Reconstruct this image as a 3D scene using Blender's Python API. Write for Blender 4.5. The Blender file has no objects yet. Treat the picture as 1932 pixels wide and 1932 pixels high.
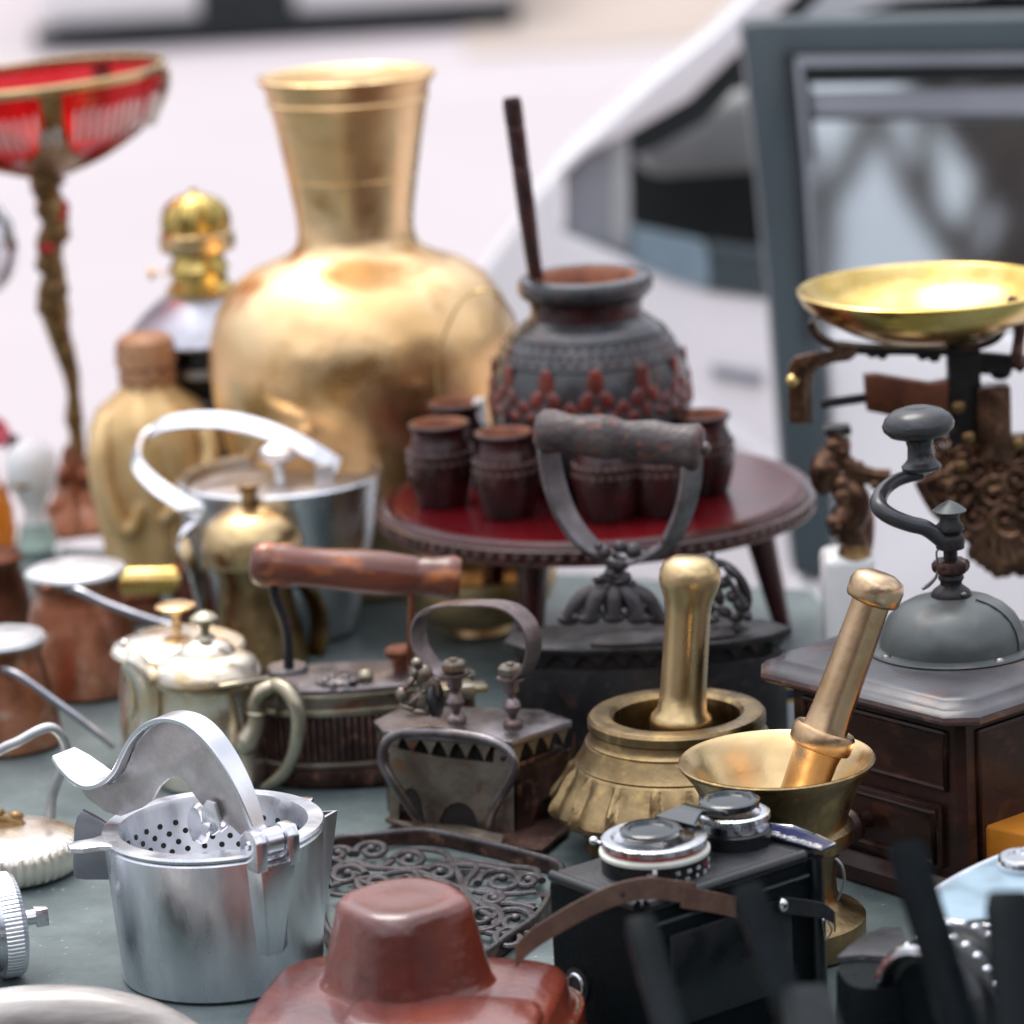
import bpy, bmesh, math, random
from mathutils import Vector, Matrix, Euler
from math import sin, cos, pi, radians, tan, atan2, sqrt
random.seed(7)
S = bpy.context.scene
# ------------------------------------------------------------------ camera
H, F, PITCH, ROLL = 0.66, 7000.0, 13.5, -3.0      # height over the table, focal length in px of a 1932 px picture
RM = Matrix.Rotation(radians(90 - PITCH), 3, 'X') @ Matrix.Rotation(radians(ROLL), 3, 'Z')
cd = bpy.data.cameras.new('camera'); cam = bpy.data.objects.new('camera', cd); S.collection.objects.link(cam)
CAM = Vector((0, 0, H)); cam.location = CAM; cam.rotation_euler = RM.to_euler()
cd.sensor_width = 36; cd.lens = 36 * F / 1932; cd.clip_start = .05; cd.clip_end = 500
cd.dof.use_dof = True; cd.dof.focus_distance = 1.885; cd.dof.aperture_fstop = 6.6
S.camera = cam
# ------------------------------------------------------------------ world, sun, exposure
W = bpy.data.worlds.new('World'); S.world = W; W.use_nodes = True
nt = W.node_tree; nt.nodes.clear(); N = nt.nodes.new; LK = nt.links.new
wo = N('ShaderNodeOutputWorld'); bg = N('ShaderNodeBackground'); sky = N('ShaderNodeTexSky'); hs = N('ShaderNodeHueSaturation')
sky.sky_type = 'NISHITA'; sky.sun_disc = False; SE, SR = 66, 335
sky.sun_elevation = radians(SE); sky.sun_rotation = radians(SR); sky.air_density = 1.0; sky.dust_density = 3.0; sky.ozone_density = 1.0
hs.inputs['Saturation'].default_value = .42
mx = N('ShaderNodeMixRGB'); mx.blend_type = 'MIX'; mx.inputs[0].default_value = .5; mx.inputs[2].default_value = (9.2, 9.4, 10.2, 1)
tc = N('ShaderNodeTexCoord'); nz = N('ShaderNodeTexNoise'); nz.inputs['Scale'].default_value = 2.2; nz.inputs['Detail'].default_value = 5
rp = N('ShaderNodeValToRGB'); rp.color_ramp.elements[0].position = .42; rp.color_ramp.elements[0].color = (.15, .15, .15, 1)
rp.color_ramp.elements[1].position = .62; rp.color_ramp.elements[1].color = (.85, .85, .85, 1)
LK(tc.outputs['Generated'], nz.inputs['Vector']); LK(nz.outputs['Fac'], rp.inputs[0]); LK(rp.outputs[0], mx.inputs[0])
LK(sky.outputs[0], hs.inputs['Color']); LK(hs.outputs[0], mx.inputs[1])
sx_ = N('ShaderNodeSeparateXYZ'); LK(tc.outputs['Generated'], sx_.inputs[0])       # overcast sky: brighter towards the zenith
gr = N('ShaderNodeMapRange'); gr.inputs[1].default_value = 0; gr.inputs[2].default_value = 1; gr.inputs[3].default_value = .34; gr.inputs[4].default_value = 2.15
LK(sx_.outputs[2], gr.inputs[0]); mg = N('ShaderNodeVectorMath'); mg.operation = 'SCALE'; LK(mx.outputs[0], mg.inputs[0]); LK(gr.outputs[0], mg.inputs['Scale']); LK(mg.outputs[0], bg.inputs[0]); bg.inputs[1].default_value = .12
LK(bg.outputs[0], wo.inputs[0])
sd = bpy.data.lights.new('sun', 'SUN'); sun = bpy.data.objects.new('sun', sd); S.collection.objects.link(sun)
sd.energy = 1.2; sd.angle = radians(28); sd.color = (1, .93, .84)
sdir = Vector((sin(radians(SR)) * cos(radians(SE)), cos(radians(SR)) * cos(radians(SE)), sin(radians(SE))))
sun.rotation_euler = sdir.to_track_quat('Z', 'Y').to_euler()
S.view_settings.view_transform = 'Standard'; S.view_settings.look = 'None'; S.view_settings.exposure = 0.43; S.view_settings.gamma = 1
S.view_settings.use_curve_mapping = False
# ------------------------------------------------------------------ materials
def nm(name):
    m = bpy.data.materials.new(name); m.use_nodes = True
    t = m.node_tree; return m, t, t.nodes['Principled BSDF']
def mat(name, col, rough=.5, metal=0, col2=None, scale=60, thr=(.4, .65), bump=0, bscale=200, rvar=.12, stretch=None, spec=.5, coat=0, trans=0, emis=0, col3=None):
    """principled with a noise mix of two tones, roughness variation and fine relief"""
    m, t, b = nm(name); N = t.nodes.new; L = t.links.new
    b.inputs['Metallic'].default_value = metal; b.inputs['Specular IOR Level'].default_value = spec
    b.inputs['Coat Weight'].default_value = coat; b.inputs['Coat Roughness'].default_value = .15
    b.inputs['Transmission Weight'].default_value = trans
    tc = N('ShaderNodeTexCoord'); mp = N('ShaderNodeMapping'); L(tc.outputs['Object'], mp.inputs[0])
    if stretch: mp.inputs['Scale'].default_value = stretch
    n1 = N('ShaderNodeTexNoise'); n1.inputs['Scale'].default_value = scale; n1.inputs['Detail'].default_value = 6; n1.inputs['Roughness'].default_value = .6
    L(mp.outputs[0], n1.inputs[0])
    r1 = N('ShaderNodeValToRGB'); e = r1.color_ramp.elements
    c2 = col2 or tuple(c * .72 for c in col)
    e[0].position, e[1].position = thr; e[0].color = (*c2, 1); e[1].color = (*col, 1)
    L(n1.outputs[0], r1.inputs[0]); out = r1.outputs[0]
    if col3:
        n3 = N('ShaderNodeTexNoise'); n3.inputs['Scale'].default_value = scale * 2.7; n3.inputs['Detail'].default_value = 8; L(mp.outputs[0], n3.inputs[0])
        r3 = N('ShaderNodeValToRGB'); r3.color_ramp.elements[0].position = .56; r3.color_ramp.elements[1].position = .68
        L(n3.outputs[0], r3.inputs[0]); m3 = N('ShaderNodeMixRGB'); m3.inputs[2].default_value = (*col3, 1)
        L(r3.outputs[0], m3.inputs[0]); L(out, m3.inputs[1]); out = m3.outputs[0]
    L(out, b.inputs['Base Color'])
    mr = N('ShaderNodeMapRange'); mr.inputs[1].default_value = .3; mr.inputs[2].default_value = .7
    mr.inputs[3].default_value = max(.02, rough - rvar); mr.inputs[4].default_value = min(1, rough + rvar)
    n2 = N('ShaderNodeTexNoise'); n2.inputs['Scale'].default_value = scale * 1.7; n2.inputs['Detail'].default_value = 4; L(mp.outputs[0], n2.inputs[0])
    L(n2.outputs[0], mr.inputs[0]); L(mr.outputs[0], b.inputs['Roughness'])
    if bump:
        n4 = N('ShaderNodeTexNoise'); n4.inputs['Scale'].default_value = bscale; n4.inputs['Detail'].default_value = 5; L(mp.outputs[0], n4.inputs[0])
        bp = N('ShaderNodeBump'); bp.inputs['Strength'].default_value = bump; bp.inputs['Distance'].default_value = .001
        L(n4.outputs[0], bp.inputs['Height']); L(bp.outputs[0], b.inputs['Normal'])
    if emis:
        b.inputs['Emission Color'].default_value = (*col, 1); b.inputs['Emission Strength'].default_value = emis
    return m
M = dict(
 cast_bronze=mat('brown_cast_bronze', (.23, .125, .080), .30, .9, (.075, .038, .026), 40, bump=.2, bscale=200, col3=(.30, .17, .10)),
 road_beige=mat('beige_road', (.42, .35, .30), .9, 0, (.36, .30, .26), 1.5),
 pan_dark=mat('old_yellow_brass', (.62, .47, .16), .3, 1, (.40, .28, .08), 30, bump=.3, bscale=150),
 lid_paint=mat('worn_grey_lid_paint', (.060, .060, .070), .34, .1, (.035, .032, .037), 16, bump=.1, bscale=200, col3=(.085, .050, .045), spec=.4),
 knob_black=mat('worn_black_paint', (.035, .038, .044), .28, .1, (.022, .023, .026), 20, bump=.08),
 cap_black=mat('glossy_black_cap', (.008, .014, .018), .14, 0, None, 30, coat=.25, spec=.6, rvar=.05),
 alu=mat('brushed_aluminium', (.86, .87, .90), .30, 1, (.56, .58, .63), 24, bump=.5, bscale=70, stretch=(1, 1, .35), rvar=.16),
 alu_rough=mat('cast_aluminium', (.62, .59, .58), .42, 1, (.42, .38, .37), 30, bump=.2, bscale=420),
 alu_smooth=mat('polished_aluminium', (.86, .86, .88), .25, 1, (.75, .75, .79), 20, bump=.05),
 gold=mat('bright_brass', (.93, .68, .39), .33, 1, (.80, .50, .23), 9, bump=.8, bscale=60, rvar=.1, col3=(.58, .32, .12)),
 brass=mat('aged_brass', (.34, .24, .12), .35, 1, (.18, .125, .062), 30, bump=.3, bscale=260, rvar=.1, col3=(.40, .28, .12)),
 brass_light=mat('rubbed_brass', (.64, .46, .25), .30, 1, (.55, .40, .20), 26, bump=.1, bscale=300, rvar=.08),
 brass_red=mat('worn_bronze', (.62, .44, .28), .30, 1, (.42, .26, .13), 22, bump=.1, bscale=300, rvar=.08),
 pan=mat('yellow_brass', (.82, .60, .24), .24, 1, (.60, .40, .10), 24, bump=.08, rvar=.08),
 silverplate=mat('worn_silver_plate', (.86, .80, .70), .30, 1, (.66, .50, .28), 20, thr=(.32, .5), bump=.1, rvar=.1),
 silver_olive=mat('tarnished_silver', (.50, .46, .36), .34, 1, (.32, .28, .20), 30, bump=.1),
 copper=mat('dull_copper', (.52, .24, .15), .38, 1, (.27, .10, .055), 22, bump=.3, col3=(.52, .34, .25)),
 copper_dark=mat('dark_copper', (.30, .12, .07), .4, 1, (.12, .05, .035), 20),
 tin=mat('tinned_metal', (.62, .62, .62), .45, 1, (.40, .40, .41), 40, bump=.15),
 steel=mat('grey_steel', (.42, .43, .48), .45, 1, (.34, .34, .38), 40),
 iron=mat('black_iron', (.016, .016, .019), .44, .1, (.008, .007, .008), 40, bump=.35, bscale=350, col3=(.035, .022, .018), spec=.35),
 iron_ornate=mat('cast_iron_grey', (.085, .083, .090), .42, .6, (.06, .05, .05), 60, bump=.5, bscale=420),
 iron_brown=mat('rusty_brown_iron', (.11, .055, .042), .38, .65, (.03, .015, .012), 45, bump=.5, bscale=300, col3=(.20, .10, .07)),
 iron_worn=mat('worn_sheet_iron', (.30, .265, .22), .40, .85, (.17, .135, .105), 30, bump=.35, bscale=300, col3=(.20, .10, .06)),
 iron_steel=mat('dark_steel', (.26, .24, .25), .34, .9, (.13, .11, .11), 40, bump=.2),
 strap_steel=mat('brown_steel_strap', (.27, .22, .22), .36, .9, (.14, .10, .095), 35, bump=.3, bscale=260),
 dome=mat('grey_painted_steel', (.085, .097, .095), .36, .3, (.060, .068, .067), 14, bump=.08, bscale=300, col3=(.12, .11, .10), spec=.6),
 grip_iron=mat('weathered_wood_grip', (.10, .078, .075), .55, .0, (.035, .024, .024), 60, bump=.8, bscale=260, col3=(.16, .05, .035)),
 wood_grip=mat('turned_reddish_wood', (.20, .050, .022), .3, 0, (.075, .020, .012), 30, bump=.3, stretch=(.35, 1, 1), coat=.25, col3=(.40, .12, .03)),
 wood_mill=mat('dark_brown_wood', (.042, .014, .010), .36, 0, (.018, .008, .006), 30, bump=.25, stretch=(.5, .5, 1), coat=.04, spec=.28, col3=(.075, .026, .016)),
 wood_rim=mat('worn_wood_edge', (.10, .04, .032), .34, 0, (.05, .025, .022), 40, bump=.3, coat=.3, col3=(.16, .08, .06)),
 wood_lacq=mat('maroon_lacquered_wood', (.06, .007, .007), .24, 0, (.035, .006, .006), 30, coat=.2, spec=.4, bump=.1),
 wood_cup=mat('dark_red_carved_wood', (.050, .008, .008), .26, 0, (.018, .005, .005), 45, coat=.12, spec=.4, bump=.3),
 wood_in=mat('bare_wood_inside', (.35, .13, .06), .6, 0, (.2, .07, .04), 60),
 red_cloth=mat('red_lacquer', (.12, .004, .007), .18, 0, (.07, .003, .005), 12, bump=.1, coat=.4, rvar=.05),
 pot=mat('grey_black_pot_glaze', (.045, .048, .054), .25, 0, (.022, .020, .022), 40, coat=.35, spec=.5, bump=.2, bscale=330, col3=(.07, .02, .014)),
 pot_red=mat('red_carving', (.22, .028, .012), .35, 0, (.10, .012, .009), 60, coat=.3),
 leather=mat('red_brown_leather', (.20, .036, .017), .25, 0, (.075, .016, .013), 13, thr=(.34, .66), bump=.6, bscale=220, coat=.7, rvar=.1),
 strap=mat('brown_leather_strap', (.15, .080, .055), .5, 0, (.10, .05, .036), 90, bump=.3, bscale=500),
 black=mat('black_bakelite', (.004, .007, .008), .3, 0, (.008, .009, .010), 40, bump=.1),
 black_grain=mat('black_leatherette', (.004, .007, .008), .5, 0, (.003, .005, .006), 200, bump=.6, bscale=900, spec=.09),
 black_soft=mat('black_rubber', (.004, .007, .009), .38, 0, (.002, .004, .005), 60, spec=.07),
 blackgrey=mat('dark_grey_leather', (.030, .032, .036), .38, 0, (.016, .017, .02), 60, bump=.4, bscale=500, spec=.35),
 chrome=mat('satin_chrome', (.80, .81, .84), .18, 1, (.66, .68, .72), 40),
 satin=mat('satin_camera_top', (.30, .41, .48), .42, .6, (.27, .37, .44), 30),
 white=mat('white_paint', (.80, .80, .80), .35, 0, (.74, .73, .73), 8, coat=.3),
 white_china=mat('white_china', (.82, .81, .80), .2, 0, (.76, .75, .73), 30, coat=.5),
 car_white=mat('white_car_paint', (.86, .83, .84), .3, 0, (.82, .79, .80), 2, coat=.6),
 frame=mat('charcoal_door_frame', (.058, .078, .088), .42, 0, (.046, .062, .070), 4, coat=.1, spec=.3),
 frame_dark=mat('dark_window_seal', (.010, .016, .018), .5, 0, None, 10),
 frame_grey=mat('grey_trim', (.30, .31, .34), .45, 0, (.24, .25, .28), 6),  # plain grey for trim, vent and quarter light
 carin=mat('dark_car_interior', (.004, .008, .008), .6, 0, None, 6),
 carseat=mat('grey_car_seat', (.44, .45, .45), .7, 0, (.26, .27, .27), 5),
 tyre=mat('tyre_rubber', (.015, .016, .018), .7, 0, None, 10),
 lens=mat('coated_lens_glass', (.01, .03, .05), .05, 0, None, 10, spec=1, coat=1),
 orange=mat('orange_wood_box', (.72, .27, .03), .42, 0, (.62, .21, .02), 60, bump=.1, stretch=(.3, .3, 1)),
 tan=mat('tan_carved_wood', (.74, .52, .26), .42, .35, (.58, .38, .15), 24, bump=.3, bscale=120, col3=(.70, .52, .32)),
 tan_cap=mat('terracotta_cap', (.50, .26, .13), .55, 0, (.34, .16, .08), 60, bump=.5, bscale=160),
 bronze=mat('antique_bronze', (.36, .23, .10), .34, .9, (.16, .09, .04), 50, bump=.4),
 horn=mat('streaked_grey_horn', (.50, .47, .44), .3, 0, (.14, .115, .10), 16, (.38, .6), bump=.1, stretch=(.35, 1.6, 1.6), coat=.5),
 orange_glass=mat('amber_glass', (.9, .33, .02), .12, 0, (.8, .26, .02), 10, trans=.5, coat=.4),
 pink=mat('pink_petal', (.8, .12, .18), .5, 0, None, 30),
 green=mat('green_glass', (.05, .36, .20), .2, 0, None, 20, trans=.3),
 pale_green=mat('pale_green_china', (.42, .55, .48), .3, 0, None, 20),
 card=mat('printed_card', (.74, .76, .80), .5, 0, None, 20),
 yellow=mat('yellow_print', (.75, .50, .08), .5, 0, None, 20),
 blueprint=mat('blue_enamel_plate', (.02, .025, .085), .3, 0, None, 20),
 red_paint=mat('red_engraving', (.6, .03, .03), .4, 0, None, 20),
 cream=mat('cream_ring', (.66, .68, .60), .4, 0, None, 30),
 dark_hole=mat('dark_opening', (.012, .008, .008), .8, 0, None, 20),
 bark=mat('grey_bark', (.10, .085, .075), .9, 0, (.05, .04, .035), 6, bump=.5, bscale=40),
 plaster=mat('grey_plaster', (.09, .08, .075), .8, 0, (.07, .06, .055), 2),
 winglass=mat('dark_window_glass', (.03, .035, .04), .1, 0, None, 2),
)
# ruby glass, clear glass
def glass(name, col, rough=.05):
    m, t, b = nm(name); b.inputs['Base Color'].default_value = (*col, 1); b.inputs['Roughness'].default_value = rough
    b.inputs['Transmission Weight'].default_value = .9; b.inputs['IOR'].default_value = 1.3; return m
M['ruby'] = glass('ruby_glass', (.75, .02, .03)); M['clear'] = glass('clear_glass', (.85, .85, .86))
def door_glass():
    m, t, b = nm('tinted_door_glass'); b.inputs['Base Color'].default_value = (.74, .78, .79, 1); b.inputs['Metallic'].default_value = 1
    b.inputs['Roughness'].default_value = .04; return m
M['mirror'] = door_glass()
def ground_mat():
    m, t, b = nm('pale_paving'); N = t.nodes.new; L = t.links.new
    tc = N('ShaderNodeTexCoord'); n = N('ShaderNodeTexNoise'); n.inputs['Scale'].default_value = .8; n.inputs['Detail'].default_value = 8
    r = N('ShaderNodeValToRGB'); r.color_ramp.elements[0].color = (.36, .32, .33, 1); r.color_ramp.elements[1].color = (.45, .405, .415, 1)
    L(tc.outputs['Object'], n.inputs[0]); L(n.outputs[0], r.inputs[0]); L(r.outputs[0], b.inputs['Base Color']); b.inputs['Roughness'].default_value = .9; return m
M['ground'] = ground_mat()
def cloth_mat():
    m, t, b = nm('grey_green_table_cloth'); N = t.nodes.new; L = t.links.new
    tc = N('ShaderNodeTexCoord'); n = N('ShaderNodeTexNoise'); n.inputs['Scale'].default_value = 14; n.inputs['Detail'].default_value = 9; n.inputs['Roughness'].default_value = .65
    r = N('ShaderNodeValToRGB'); r.color_ramp.elements[0].position = .35; r.color_ramp.elements[1].position = .7
    r.color_ramp.elements[0].color = (.068, .092, .094, 1); r.color_ramp.elements[1].color = (.150, .185, .182, 1)
    n2 = N('ShaderNodeTexNoise'); n2.inputs['Scale'].default_value = 320; n2.inputs['Detail'].default_value = 2
    r2 = N('ShaderNodeValToRGB'); r2.color_ramp.elements[0].position = .69; r2.color_ramp.elements[1].position = .76
    mx = N('ShaderNodeMixRGB'); mx.inputs[2].default_value = (.34, .37, .36, 1)
    L(tc.outputs['Object'], n.inputs[0]); L(tc.outputs['Object'], n2.inputs[0]); L(n.outputs[0], r.inputs[0]); L(n2.outputs[0], r2.inputs[0])
    L(r2.outputs[0], mx.inputs[0]); L(r.outputs[0], mx.inputs[1]); L(mx.outputs[0], b.inputs['Base Color'])
    b.inputs['Roughness'].default_value = .5; b.inputs['Specular IOR Level'].default_value = .35
    bp = N('ShaderNodeBump'); bp.inputs['Strength'].default_value = .7; bp.inputs['Distance'].default_value = .002
    n3 = N('ShaderNodeTexNoise'); n3.inputs['Scale'].default_value = 40; n3.inputs['Detail'].default_value = 8
    L(tc.outputs['Object'], n3.inputs[0]); L(n3.outputs[0], bp.inputs['Height']); L(bp.outputs[0], b.inputs['Normal']); return m
M['cloth'] = cloth_mat()
# ------------------------------------------------------------------ placing helpers
def ray(px, py): return RM @ Vector(((px - 966) / F, (966 - py) / F, -1))
def HZ(px, py, z=0):
    v = ray(px, py); return CAM + v * ((z - H) / v.z)
def YP(px, py, Y):
    v = ray(px, py); return CAM + v * (Y / v.y)
OX = (0, 618.2, 1236.5); OY = (0, 656.9, 1236.5)
def q(c, x, y):                       # close-up reading -> 1932 px picture
    if c == 'i': return (695.5 + x / 3.847, 1120.6 + y / 3.847)
    if c == 'p': return (1468.2 + x / 4.167, 463.6 + y / 4.167)
    if c == 'g': return (1468.2 + x / 4.167, 695.5 + y / 4.167)
    if c == 'c': return (x / 3.847, 966 + y / 3.847)
    if c == 't': return (1097.4 + x / 3.906, 1468.3 + y / 3.906)
    if c == 'r': return (1545.6 + x / 5, 1545.6 + y / 5)
    return (OX[int(c[0])] + x / 2.778, OY[int(c[1])] + y / 2.778)
class Thing:
    def __init__(s, name, label, cat, loc, group=None, kind=None):
        s.e = bpy.data.objects.new(name, None); S.collection.objects.link(s.e); s.o = Vector(loc); s.e.location = s.o
        s.e.empty_display_size = .02
        s.e['label'] = label
        if cat: s.e['category'] = cat
        if group: s.e['group'] = group
        s.s = (s.o - CAM).length / F; d = s.o - CAM
        s.c = cos(atan2(-d.z, d.y)); l = RM.transposed() @ d; s.bp = (966 - F * l.x / l.z, 966 + F * l.y / l.z)
    def a(s, px, py, dy=0): return YP(px, py, s.o.y + dy * s.s) - s.o     # picture point at a depth (px) behind the base
    def ac(s, c, x, y, dy=0): return s.a(*q(c, x, y), dy)
    def h(s, px, py, z): return HZ(px, py, s.o.z + z * s.s) - s.o         # picture point at a height (px)
    def v(s, x, y, z): return Vector((x, y, z)) * s.s
    def P(s, prof, y0):                                                    # (radius, picture y) -> metres
        return [(r * s.s, s.zy(y)) for r, y in prof]
    def zy(s, y): return YP(s.bp[0] - .0524 * (s.bp[1] - y), y, s.o.y).z - s.o.z
    def Z(s, prof): return [(r * s.s, z * s.s) for r, z in prof]
# ------------------------------------------------------------------ geometry helpers: each gives (verts, faces)
def frame(axis):
    a = Vector(axis).normalized(); t = Vector((0, 0, 1)) if abs(a.z) < .95 else Vector((1, 0, 0))
    if abs(a.z) > .9999: return Matrix.Identity(3) if a.z > 0 else Matrix.Rotation(pi, 3, 'X')
    u = t.cross(a).normalized(); w = a.cross(u)
    return Matrix((u, w, a)).transposed()
def up_frame(axis):                     # keeps u close to +x
    a = Vector(axis).normalized(); u = Vector((1, 0, 0)); u = (u - a * u.dot(a)).normalized(); w = a.cross(u)
    return Matrix((u, w, a)).transposed()
def lathe(prof, seg=48, c=(0, 0, 0), axis=(0, 0, 1), rf=None, closed=False, ph=0, cap=True):
    c = Vector(c); R = up_frame(axis) if abs(Vector(axis).normalized().z) > .3 else frame(axis)
    V = []; Fc = []; n = len(prof)
    for k, (r, z) in enumerate(prof):
        for i in range(seg):
            t = 2 * pi * i / seg + ph; rr = r * (rf(t, z, k) if rf else 1)
            V.append(c + R @ Vector((rr * cos(t), rr * sin(t), z)))
    for k in range(n - 1):
        for i in range(seg):
            j = (i + 1) % seg
            Fc.append((k * seg + i, k * seg + j, (k + 1) * seg + j, (k + 1) * seg + i))
    if cap and not closed and (abs(prof[0][0] - prof[-1][0]) + abs(prof[0][1] - prof[-1][1]) > 1e-9):
        if prof[0][0] > 1e-6: Fc.append(tuple(range(seg - 1, -1, -1)))
        if prof[-1][0] > 1e-6: Fc.append(tuple((n - 1) * seg + i for i in range(seg)))
    elif closed:
        k = n - 1
        for i in range(seg):
            j = (i + 1) % seg; Fc.append((k * seg + i, k * seg + j, j, i))
    return V, Fc
def smooth_pts(pts, rad=None, sub=6, closed=False):
    P = [Vector(p) for p in pts]; n = len(P); out = []; ro = []
    rng = n if closed else n - 1
    for i in range(rng):
        g = (lambda k: P[k % n]) if closed else (lambda k: P[max(0, min(n - 1, k))])
        gr = (lambda k: rad[k % n]) if closed else (lambda k: rad[max(0, min(n - 1, k))])
        p0, p1, p2, p3 = g(i - 1), g(i), g(i + 1), g(i + 2)
        for k in range(sub):
            t = k / sub
            out.append(.5 * ((2 * p1) + (-p0 + p2) * t + (2 * p0 - 5 * p1 + 4 * p2 - p3) * t * t + (-p0 + 3 * p1 - 3 * p2 + p3) * t ** 3))
            if rad: ro.append(gr(i) * (1 - t) + gr(i + 1) * t)
    if not closed:
        out.append(P[-1]);
        if rad: ro.append(rad[-1])
    return out, ro
def sweep(path, sects, closed=False):   # sects[i] = list of offset vectors
    V = []; Fc = []; n = len(path); m = len(sects[0])
    for p, s in zip(path, sects):
        for o in s: V.append(p + o)
    for k in range(n if closed else n - 1):
        k2 = (k + 1) % n
        for i in range(m):
            j = (i + 1) % m; Fc.append((k * m + i, k * m + j, k2 * m + j, k2 * m + i))
    if not closed:
        Fc.append(tuple(range(m - 1, -1, -1))); Fc.append(tuple((n - 1) * m + i for i in range(m)))
    return V, Fc
def tang(P, i, closed):
    n = len(P)
    a, b = (P[(i - 1) % n], P[(i + 1) % n]) if closed else (P[max(0, i - 1)], P[min(n - 1, i + 1)])
    d = b - a
    return d.normalized() if d.length > 1e-9 else Vector((0, 0, 1))
def tube(pts, r, seg=12, sub=6, closed=False, sq=1.0):
    rad = list(r) if isinstance(r, (list, tuple)) else [r] * len(pts)
    P, R = smooth_pts(pts, rad, sub, closed) if sub > 1 else ([Vector(p) for p in pts], rad)
    T0 = tang(P, 0, closed); u = frame(T0) @ Vector((1, 0, 0)); S_ = []
    for i in range(len(P)):
        t = tang(P, i, closed); u = (u - t * u.dot(t)).normalized(); w = t.cross(u)
        S_.append([u * cos(2 * pi * k / seg) * R[i] + w * sin(2 * pi * k / seg) * R[i] * sq for k in range(seg)])
    return sweep(P, S_, closed)
def band(pts, width, thick, wdir, sub=6, closed=False, rnd=.3):
    """flat strip: width along wdir, thickness in the plane"""
    wl = list(width) if isinstance(width, (list, tuple)) else [width] * len(pts)
    P, Wd = smooth_pts(pts, wl, sub, closed) if sub > 1 else ([Vector(p) for p in pts], wl)
    B = Vector(wdir).normalized(); S_ = []
    for i in range(len(P)):
        t = tang(P, i, closed); n = t.cross(B).normalized(); w, h = Wd[i] / 2, thick / 2; c = min(w, h) * rnd
        S_.append([B * x + n * y for x, y in ((w - c, h), (w, h - c), (w, -h + c), (w - c, -h), (-w + c, -h), (-w, -h + c), (-w, h - c), (-w + c, h))])
    return sweep(P, S_, closed)
def prism(poly, ext):
    n = len(poly); V = [Vector(p) for p in poly] + [Vector(p) + Vector(ext) for p in poly]
    return V, [tuple(range(n - 1, -1, -1)), tuple(range(n, 2 * n))] + [(i, (i + 1) % n, n + (i + 1) % n, n + i) for i in range(n)]
def box(c, size, rz=0, R=None):
    R = R or Matrix.Rotation(rz, 3, 'Z'); c = Vector(c); h = Vector(size) / 2
    V = [c + R @ Vector((x * h.x, y * h.y, z * h.z)) for z in (-1, 1) for y in (-1, 1) for x in (-1, 1)]
    return V, [(0, 2, 3, 1), (4, 5, 7, 6), (0, 1, 5, 4), (2, 6, 7, 3), (0, 4, 6, 2), (1, 3, 7, 5)]
def ell(c, r, R=None, seg=16, rings=10):
    r = Vector(r) if hasattr(r, '__len__') else Vector((r, r, r)); R = R or Matrix.Identity(3); c = Vector(c)
    V = []; Fc = []
    for k in range(rings + 1):
        f = pi * k / rings
        for i in range(seg):
            t = 2 * pi * i / seg
            V.append(c + R @ Vector((r.x * sin(f) * cos(t), r.y * sin(f) * sin(t), -r.z * cos(f))))
    for k in range(rings):
        for i in range(seg):
            j = (i + 1) % seg; Fc.append((k * seg + i, k * seg + j, (k + 1) * seg + j, (k + 1) * seg + i))
    return V, Fc
def mk(T, name, geos, m, bev=0, ang=38, label=None, parent=None, seg=2):
    if isinstance(geos, tuple): geos = [geos]
    V = []; Fc = []
    for v, f in geos:
        o = len(V); V += [tuple(p) for p in v]; Fc += [tuple(i + o for i in t) for t in f]
    me = bpy.data.meshes.new(name); me.from_pydata(V, [], Fc)
    bm = bmesh.new(); bm.from_mesh(me)
    bmesh.ops.remove_doubles(bm, verts=bm.verts, dist=1e-6)
    bmesh.ops.recalc_face_normals(bm, faces=bm.faces)
    if bev:
        es = [e for e in bm.edges if len(e.link_faces) == 2 and e.calc_face_angle(0) > radians(25)]
        bmesh.ops.bevel(bm, geom=es, offset=bev, segments=seg, profile=.5, affect='EDGES', clamp_overlap=True)
    bm.to_mesh(me); bm.free(); me.polygons.foreach_set('use_smooth', [True] * len(me.polygons))
    me.set_sharp_from_angle(angle=radians(ang)); me.materials.append(M[m] if isinstance(m, str) else m)
    o = bpy.data.objects.new(name, me); S.collection.objects.link(o)
    if parent: o.parent = parent
    elif T: o.parent = T.e
    if label: o['label'] = label
    return o
def solo(name, label, cat, loc, geos, m, **k):       # a thing that is one mesh
    o = mk(None, name, geos, m, **k); o.location = loc; o['label'] = label; o['category'] = cat; return o
def setting(name, geos, m, loc=(0, 0, 0), **k):
    o = mk(None, name, geos, m, **k); o.location = loc; o['kind'] = 'structure'; return o
def super_ring(a, b, n=2.6, N=48, rot=0):
    out = []
    for i in range(N):
        t = 2 * pi * i / N; x = abs(cos(t)) ** (2 / n) * (1 if cos(t) >= 0 else -1) * a; y = abs(sin(t)) ** (2 / n) * (1 if sin(t) >= 0 else -1) * b
        out.append((x * cos(rot) - y * sin(rot), x * sin(rot) + y * cos(rot)))
    return out
def loft(rings):                                       # rings: list of lists of Vectors (same length)
    m = len(rings[0]); V = [p for r in rings for p in r]; Fc = []
    for k in range(len(rings) - 1):
        for i in range(m):
            j = (i + 1) % m; Fc.append((k * m + i, k * m + j, (k + 1) * m + j, (k + 1) * m + i))
    Fc.append(tuple(range(m - 1, -1, -1))); Fc.append(tuple((len(rings) - 1) * m + i for i in range(m)))
    return V, Fc
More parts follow.
